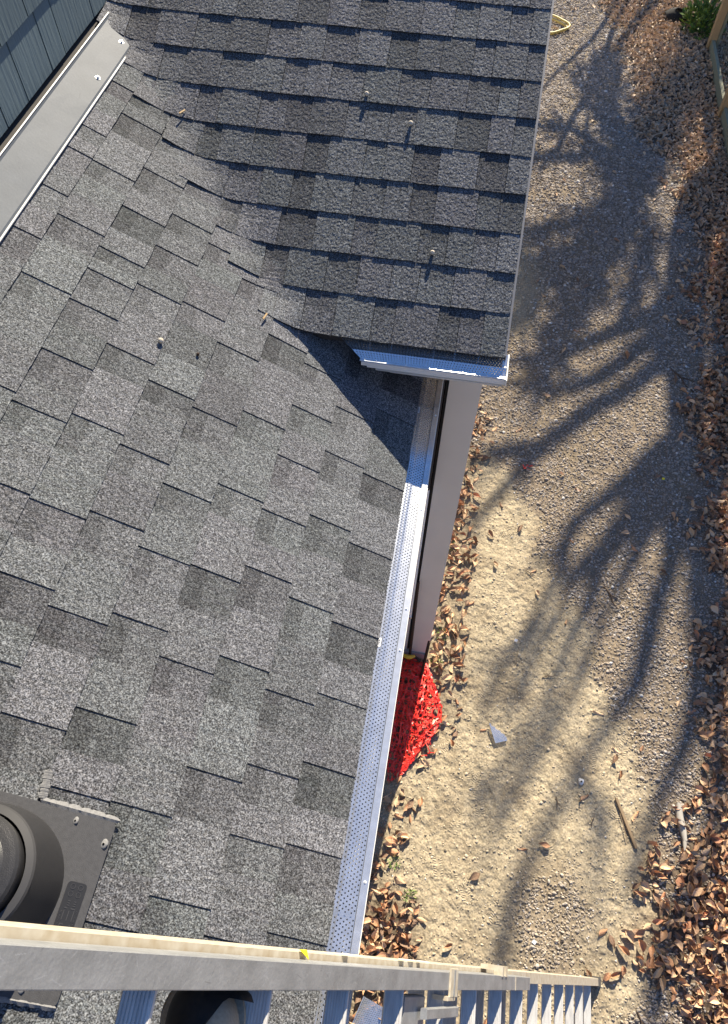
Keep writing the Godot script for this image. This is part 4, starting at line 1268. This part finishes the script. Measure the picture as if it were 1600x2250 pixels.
func leafy_clump(g: Geo, at: Vector3, radius: Vector3, count: int, size: float, c0: Color, c1: Color):
	for i in count:
		var d := Vector3(rng.randfn(), absf(rng.randfn()), rng.randfn()).normalized() * pow(rng.randf(), 0.4)
		var c := at + d * radius
		var a := (d + Vector3(rng.randf_range(-0.7, 0.7), rng.randf_range(-0.2, 0.7), rng.randf_range(-0.7, 0.7))).normalized()
		var s := a.cross(Vector3(rng.randf_range(-1, 1), rng.randf_range(-1, 1), rng.randf_range(-1, 1))).normalized()
		var L := size * rng.randf_range(0.6, 1.2)
		g.tint = c0.lerp(c1, rng.randf()); g.tint.a = 1
		g.quad(c - a * L, c + s * L * 0.38, c + a * L, c - s * L * 0.38)

func small_things():
	# shrub by the fence
	var s := thing("shrub", "small bright green shrub growing against the fence at the top", "shrub")
	var g := Geo.new()
	leafy_clump(g, Vector3(2.95, 0.05, -12.85), Vector3(0.34, 0.42, 0.45), 900, 0.05, Color(0.03, 0.07, 0.015), Color(0.16, 0.26, 0.04))
	put(g, "foliage", M.green, s)
	g = Geo.new()
	for i in 7:
		var d := Vector3(rng.randf_range(-0.25, 0.25), 0.35, rng.randf_range(-0.3, 0.3))
		g.tube([Vector3(2.95, -0.02, -12.85), Vector3(2.95, 0, -12.85) + d], [0.008, 0.003], 5)
	put(g, "stems", M.twig, s)
	# weeds
	var weeds := [[0.225, -2.34, 0.055, "green weed sprouting at the foot of the grey wall corner"], [0.245, -2.56, 0.06, "pale green weed among leaves just beyond the wall corner"], [0.20, -2.15, 0.045, "small weed poking out beside the red netting tip"], [0.235, -3.35, 0.06, "green weed in the leaves along the grey wall, farthest up"], [0.237, -0.748, 0.05, "tiny weed on the sand above the leaf pile"], [0.12, -0.92, 0.05, "sparse weed beside the long gutter's lower end"]]
	for w in weeds:
		var o := thing("weed", w[3], "weed", Vector3(w[0], gy(w[0], w[1]), w[1]), "weeds along the house")
		g = Geo.new()
		leafy_clump(g, Vector3(0, 0.005, 0), Vector3(w[2], w[2] * 0.7, w[2]), 42, 0.013, Color(0.10, 0.17, 0.04), Color(0.30, 0.38, 0.12))
		put(g, "foliage", M.green, o)
	# iron rods
	var rods := [[Vector3(0.126, -0.05, -2.17), Vector3(0.138, 0.62, -2.20), "dark iron rod standing in the red netting by the wall"], [Vector3(0.028, -0.05, -2.30), Vector3(0.008, 1.2, -2.318), "dark iron rod leaning against the grey wall above the yellow handle"]]
	for r in rods:
		g = Geo.new(); g.tube([r[0], r[1]], [0.0095, 0.0095], 10)
		var ribs := Geo.new()
		for i in 50:
			var p: Vector3 = r[0].lerp(r[1], i / 50.0)
			ribs.tube([p, p + (r[1] - r[0]).normalized() * 0.004], [0.0108, 0.0108], 10)
		var o := put(g, "iron_rod", M.rust)
		tag(o, r[2], "rod")
		put(ribs, "ribbing", M.rust, o)
	# yellow handle
	var h := thing("yellow_handle", "yellow curved tool handle at the wall foot beside the netting", "tool")
	g = Geo.new()
	var pts := []; var rad := []
	for i in 9:
		var a := PI * i / 8.0
		pts.append(Vector3(-0.03 + 0.09 * i / 8.0, 0.16 + 0.012 * sin(a), -2.285 + 0.02 * sin(a))); rad.append(0.010 + 0.006 * sin(a))
	g.tube(pts, rad, 12)
	put(g, "grip", M.yellow_tool, h)
	g = Geo.new(); g.tube([pts[8], pts[8] + Vector3(0.045, -0.05, 0.012)], [0.008, 0.010], 8)
	put(g, "socket", M.rust, h)
	# guard offcuts
	var cuts := [[Vector3(0.652, 0.02, -1.93), 0.4, 0.14, "bright triangular scrap of metal guard lying on the sand"], [Vector3(0.045, 0.05, -0.17), -0.3, 0.24, "perforated guard offcut with barcode sticker lying on leaves behind the ladder"]]
	for c in cuts:
		var o := thing("guard_offcut", c[3], "metal scrap", c[0])
		o.rotation = Vector3(0.08, c[1], -0.10)
		g = Geo.new()
		var L: float = c[2]
		perforated(g, func(u, w): return Vector3(u, 0.004 * sin(u * 30.0), w), 0.0, L * 0.62, 0.0, L, 0.0075, 0.0115, 0.0021, func(u, w): return w > u * 1.25 if L < 0.2 else w < L - u * 0.4)
		put(g, "sheet", M.guard, o)
		g = Geo.new()
		g.bar(Vector3(-0.006, -0.001, 0), Vector3(0, 0, L), Vector3(0.006, 0, 0), Vector3(0, 0.006, 0), 0.001)
		put(g, "folded_edge", M.lip, o)
		if L > 0.2: sticker(Vector3(0.08, 0.0055, 0.12), Vector3(0.018, 0, 0), Vector3(0, 0, 0.034), o)
	# stones
	for q in [[1.30, -1.637, 0.021, "pale angular stone on the sand left of the wood sliver", M.pale], [2.61, -13.1, 0.16, "dark lump on the sunny leaf litter", M.lump_black]]:
		g = Geo.new()
		blob(g, Vector3.ZERO, Vector3(q[2], q[2] * 0.6, q[2] * 1.2), 0.7)
		var o := put(g, "stone" if q[2] < 0.1 else "dark_lump", q[4])  # the large one is an unidentified black spot, built as a lump
		o.position = Vector3(q[0], gy(q[0], q[1]) + q[2] * 0.3, q[1])
		tag(o, q[3], "stone" if q[2] < 0.1 else "wood")
	# wood pieces
	var slats := [[Vector3(1.53, 0.02, -1.565), Vector3(1.655, 0.02, -1.265), 0.020, "long brown wood sliver lying on the soil", M.wood_old], [Vector3(1.935, 0.03, -1.60), Vector3(1.965, 0.03, -1.36), 0.042, "weathered grey chunk of wood at the edge of the leaves", M.wood_grey]]
	for q in slats:
		var d: Vector3 = q[1] - q[0]
		var side := d.cross(Vector3.UP).normalized()
		g = Geo.new()
		if q[2] < 0.03: g.bar(q[0] - side * q[2] * 0.5 - Vector3(0, 0.012, 0), d, side * q[2], Vector3(0, q[2] * 0.7, 0), 0.003)
		else: g.tube([q[0], q[0] + d * 0.08, q[0] + d * 0.4 + side * 0.008, q[0] + d * 0.75, q[1]], [0.008, 0.021, 0.026, 0.022, 0.015], 7)
		var o := put(g, "wood_piece", q[4]); tag(o, q[3], "wood")
		if q[2] > 0.03:
			var e := Geo.new()
			e.tube([q[1] - d * 0.05, q[1] + d * 0.1 + side * 0.006, q[1] + d * 0.24 + side * 0.014], [0.014, 0.013, 0.004], 7)
			put(e, "broken_end", q[4], o)
		else:
			var e := Geo.new()
			e.bar(q[0] + side * q[2] * 0.8 + d * 0.3, d * 0.5 + side * 0.02, side * 0.004, Vector3(0, 0.005, 0), 0.001)
			put(e, "splinter", q[4], o)
	# twigs
	var tw := [[0.884, -3.20, 0.10, 0.9, "short dark forked twig on bare sand"], [1.06, -2.36, 0.11, 1.9, "bent twig on sand between two shadow streaks"], [1.14, -1.46, 0.10, 0.15, "thin straight twig left of the pale stone"], [1.38, -1.40, 0.09, 2.9, "thin pale twig beside the brown wood sliver"], [1.52, -3.1, 0.22, 0.5, "long twig on gravel under the branch shadows"], [0.09, -0.46, 0.20, 0.05, "thick stick lying through the leaf pile"], [0.27, -0.42, 0.16, 1.4, "curved twig at the edge of the leaf pile"], [2.22, -5.6, 0.35, 0.6, "dark fallen branch in the trunk shadow"], [1.65, -0.3, 0.14, 0.3, "dry twig under the leaves right of the ladder foot"]]
	for q in tw:
		var o := thing("twig", q[4], "twig", Vector3(q[0], gy(q[0], q[1]) + 0.008, q[1]), "twigs on the ground")
		o.rotation.y = q[3]
		var L: float = q[2]
		var r := 0.011 if q[4].begins_with("thick") else L * 0.028
		g = Geo.new()
		g.tube([Vector3(0, 0, -L * 0.5), Vector3(L * 0.06, 0.004, -L * 0.1), Vector3(-L * 0.03, 0.002, L * 0.2), Vector3(L * 0.04, 0.003, L * 0.5)], [r, r * 1.1, r * 0.8, r * 0.5], 7)
		put(g, "stem", M.twig if not q[4].begins_with("thick") else M.wood_grey, o)
		g = Geo.new()
		g.tube([Vector3(L * 0.05, 0.004, -L * 0.1), Vector3(L * 0.3, 0.008, L * 0.22)], [r * 0.8, r * 0.3], 6)
		put(g, "side_shoot", M.twig, o)
	# acorns and slivers on the roofs
	var ac := [[-0.42, -2.70, "b", "pale acorn on the gable slope, nearest the top"], [-0.25, -2.615, "b", "pale acorn on the gable slope, middle one"], [-0.108, -2.195, "b", "pale acorn on the gable slope, nearest the short gutter"], [-0.862, -1.58, "a", "tan acorn cap lying alone on the sunlit slope"], [-0.762, -1.60, "a", "dark little acorn beside a tab on the sunlit slope"]]
	for q in ac:
		var nn := Vector3(sin(TA), cos(TA), 0) if q[2] == "a" else Vector3(0, cos(TB), sin(TB))
		var y := hA(q[0]) if q[2] == "a" else hB(q[1])
		var o := thing("acorn", q[3], "acorn", Vector3(q[0], y, q[1]) + nn * 0.007, "acorns on the roof")
		var dark: bool = q[3].begins_with("dark")
		var k := 0.65 if dark else 1.0
		g = Geo.new()
		g.lathe(Vector3.ZERO, nn, [Vector2(0, 0), Vector2(0.0045 * k, 0.001), Vector2(0.0062 * k, 0.005 * k), Vector2(0.0058 * k, 0.010 * k)], 14)
		put(g, "nut", M.twig if dark else M.acorn, o)
		g = Geo.new()
		g.lathe(Vector3.ZERO, nn, [Vector2(0.0075 * k, 0.0085 * k), Vector2(0.0078 * k, 0.012 * k), Vector2(0.006 * k, 0.0155 * k), Vector2(0.0024 * k, 0.0175 * k), Vector2(0.002 * k, 0.0168 * k), Vector2(0, 0.0168 * k)], 14)
		put(g, "cap", M.acorn_cap if not dark else M.rust, o)
	for q in [[-1.06, -2.555, 0.5, "tan wood sliver in the valley near the flashing"], [-0.62, -1.87, 0.3, "tan wood sliver near the tip of the valley"]]:
		g = Geo.new()
		g.bar(Vector3(-0.003, 0, -0.015), Vector3(0.002, 0.003, 0.03), Vector3(0.006, 0, 0), Vector3(0, 0.004, 0), 0.001)
		var o := put(g, "wood_sliver", M.wood_new)
		o.position = Vector3(q[0], smax(hA(q[0]), hB(q[1])) + 0.018, q[1]); o.rotation = Vector3(0, -q[2], -TA)
		tag(o, q[3], "sliver")
	# litter bits
	for q in [[0.801, -2.608, M.sticker, "tiny white scrap on the bare sand"], [0.79, -4.26, M.net, "small bit of red plastic on the gravel"], [1.02, -0.62, M.downspout, "small pale metal clip on the gravel patch"], [1.98, -4.35, M.yellow, "tiny yellow green scrap in the shadow at the right"]]:
		g = Geo.new()
		g.bar(Vector3(-0.012, 0.004, -0.010), Vector3(0, 0.004, 0.022), Vector3(0.022, 0.003, 0), Vector3(0, 0.003, 0), 0.0008)
		if q[2] == M.net:
			for i in 5: g.bar(Vector3(rng.randf_range(-0.04, 0.04), 0.006, rng.randf_range(-0.04, 0.04)), Vector3(rng.randf_range(-0.04, 0.04), 0.004, rng.randf_range(-0.04, 0.04)), Vector3(0.008, 0, 0), Vector3(0, 0.003, 0), 0.0005)
		var o := put(g, "scrap", q[2]); tag(o, q[3], "scrap")
		o.position = Vector3(q[0], gy(q[0], q[1]) + 0.006, q[1]); o.rotation.y = rng.randf() * 3.0
	# yellow hoop past the rake
	var hp := thing("hose_loop", "tan loop of hose on the ground just past the roof's rake edge", "hose", Vector3(0.70, 0.03, -12.5))
	for i in 2:
		g = Geo.new()
		var ring := []; var rr := []
		for k in 33:
			var a := TAU * k / 32.0
			var r := 0.22 + 0.03 * i + (0.09 * pow(maxf(0.0, cos(a)), 12.0))
			ring.append(Vector3(cos(a) * r, 0.03 * i, sin(a) * r * 1.15)); rr.append(0.016)
		g.tube(ring, rr, 8, false)
		put(g, "coil", M.hose, hp)

func _ready():
	rng.seed = 20240
	noise.seed = 9; noise.frequency = 0.01; noise.fractal_octaves = 3
	# camera
	var cam := Camera3D.new()
	cam.name = "camera"
	add_child(cam)
	var right := Vector3(0.98633584, 0.01319881, -0.16421757)
	var up := Vector3(-0.14346031, 0.55888377, -0.81674236)
	cam.transform = Transform3D(Basis(right, up, right.cross(up)).orthonormalized(), EYE)
	cam.fov = 67.376; cam.near = 0.02; cam.far = 600.0
	cam.current = true
	# sky and sun
	var env := Environment.new()
	var sky := Sky.new()
	var sm := ProceduralSkyMaterial.new()
	sm.sky_top_color = Color(0.32, 0.46, 0.69); sm.sky_horizon_color = Color(0.72, 0.78, 0.85); sm.sky_curve = 0.12
	sm.ground_bottom_color = Color(0.24, 0.21, 0.17); sm.ground_horizon_color = Color(0.55, 0.55, 0.52)
	sm.sun_angle_max = 0.0
	sky.sky_material = sm
	env.background_mode = Environment.BG_SKY; env.sky = sky
	env.background_energy_multiplier = 0.6
	env.tonemap_mode = Environment.TONE_MAPPER_LINEAR; env.tonemap_exposure = 2.35
	env.sdfgi_enabled = true; env.ssao_enabled = true; env.ssil_enabled = true
	var we := WorldEnvironment.new()
	we.name = "environment"; we.environment = env
	add_child(we)
	var sun := DirectionalLight3D.new()
	sun.name = "sun"; sun.light_energy = 1.6; sun.light_angular_distance = 0.5; sun.light_color = Color(1.0, 0.95, 0.86); sun.shadow_enabled = true
	add_child(sun)
	sun.look_at_from_position(Vector3.ZERO, SUN, Vector3.UP)
	# scene
	materials()
	ground()
	walls()
	roofs()
	gutters()
	vent()
	fence()
	trees()
	ladder()
	boot()
	netting()
	small_things()
	leaves()
	gravel()
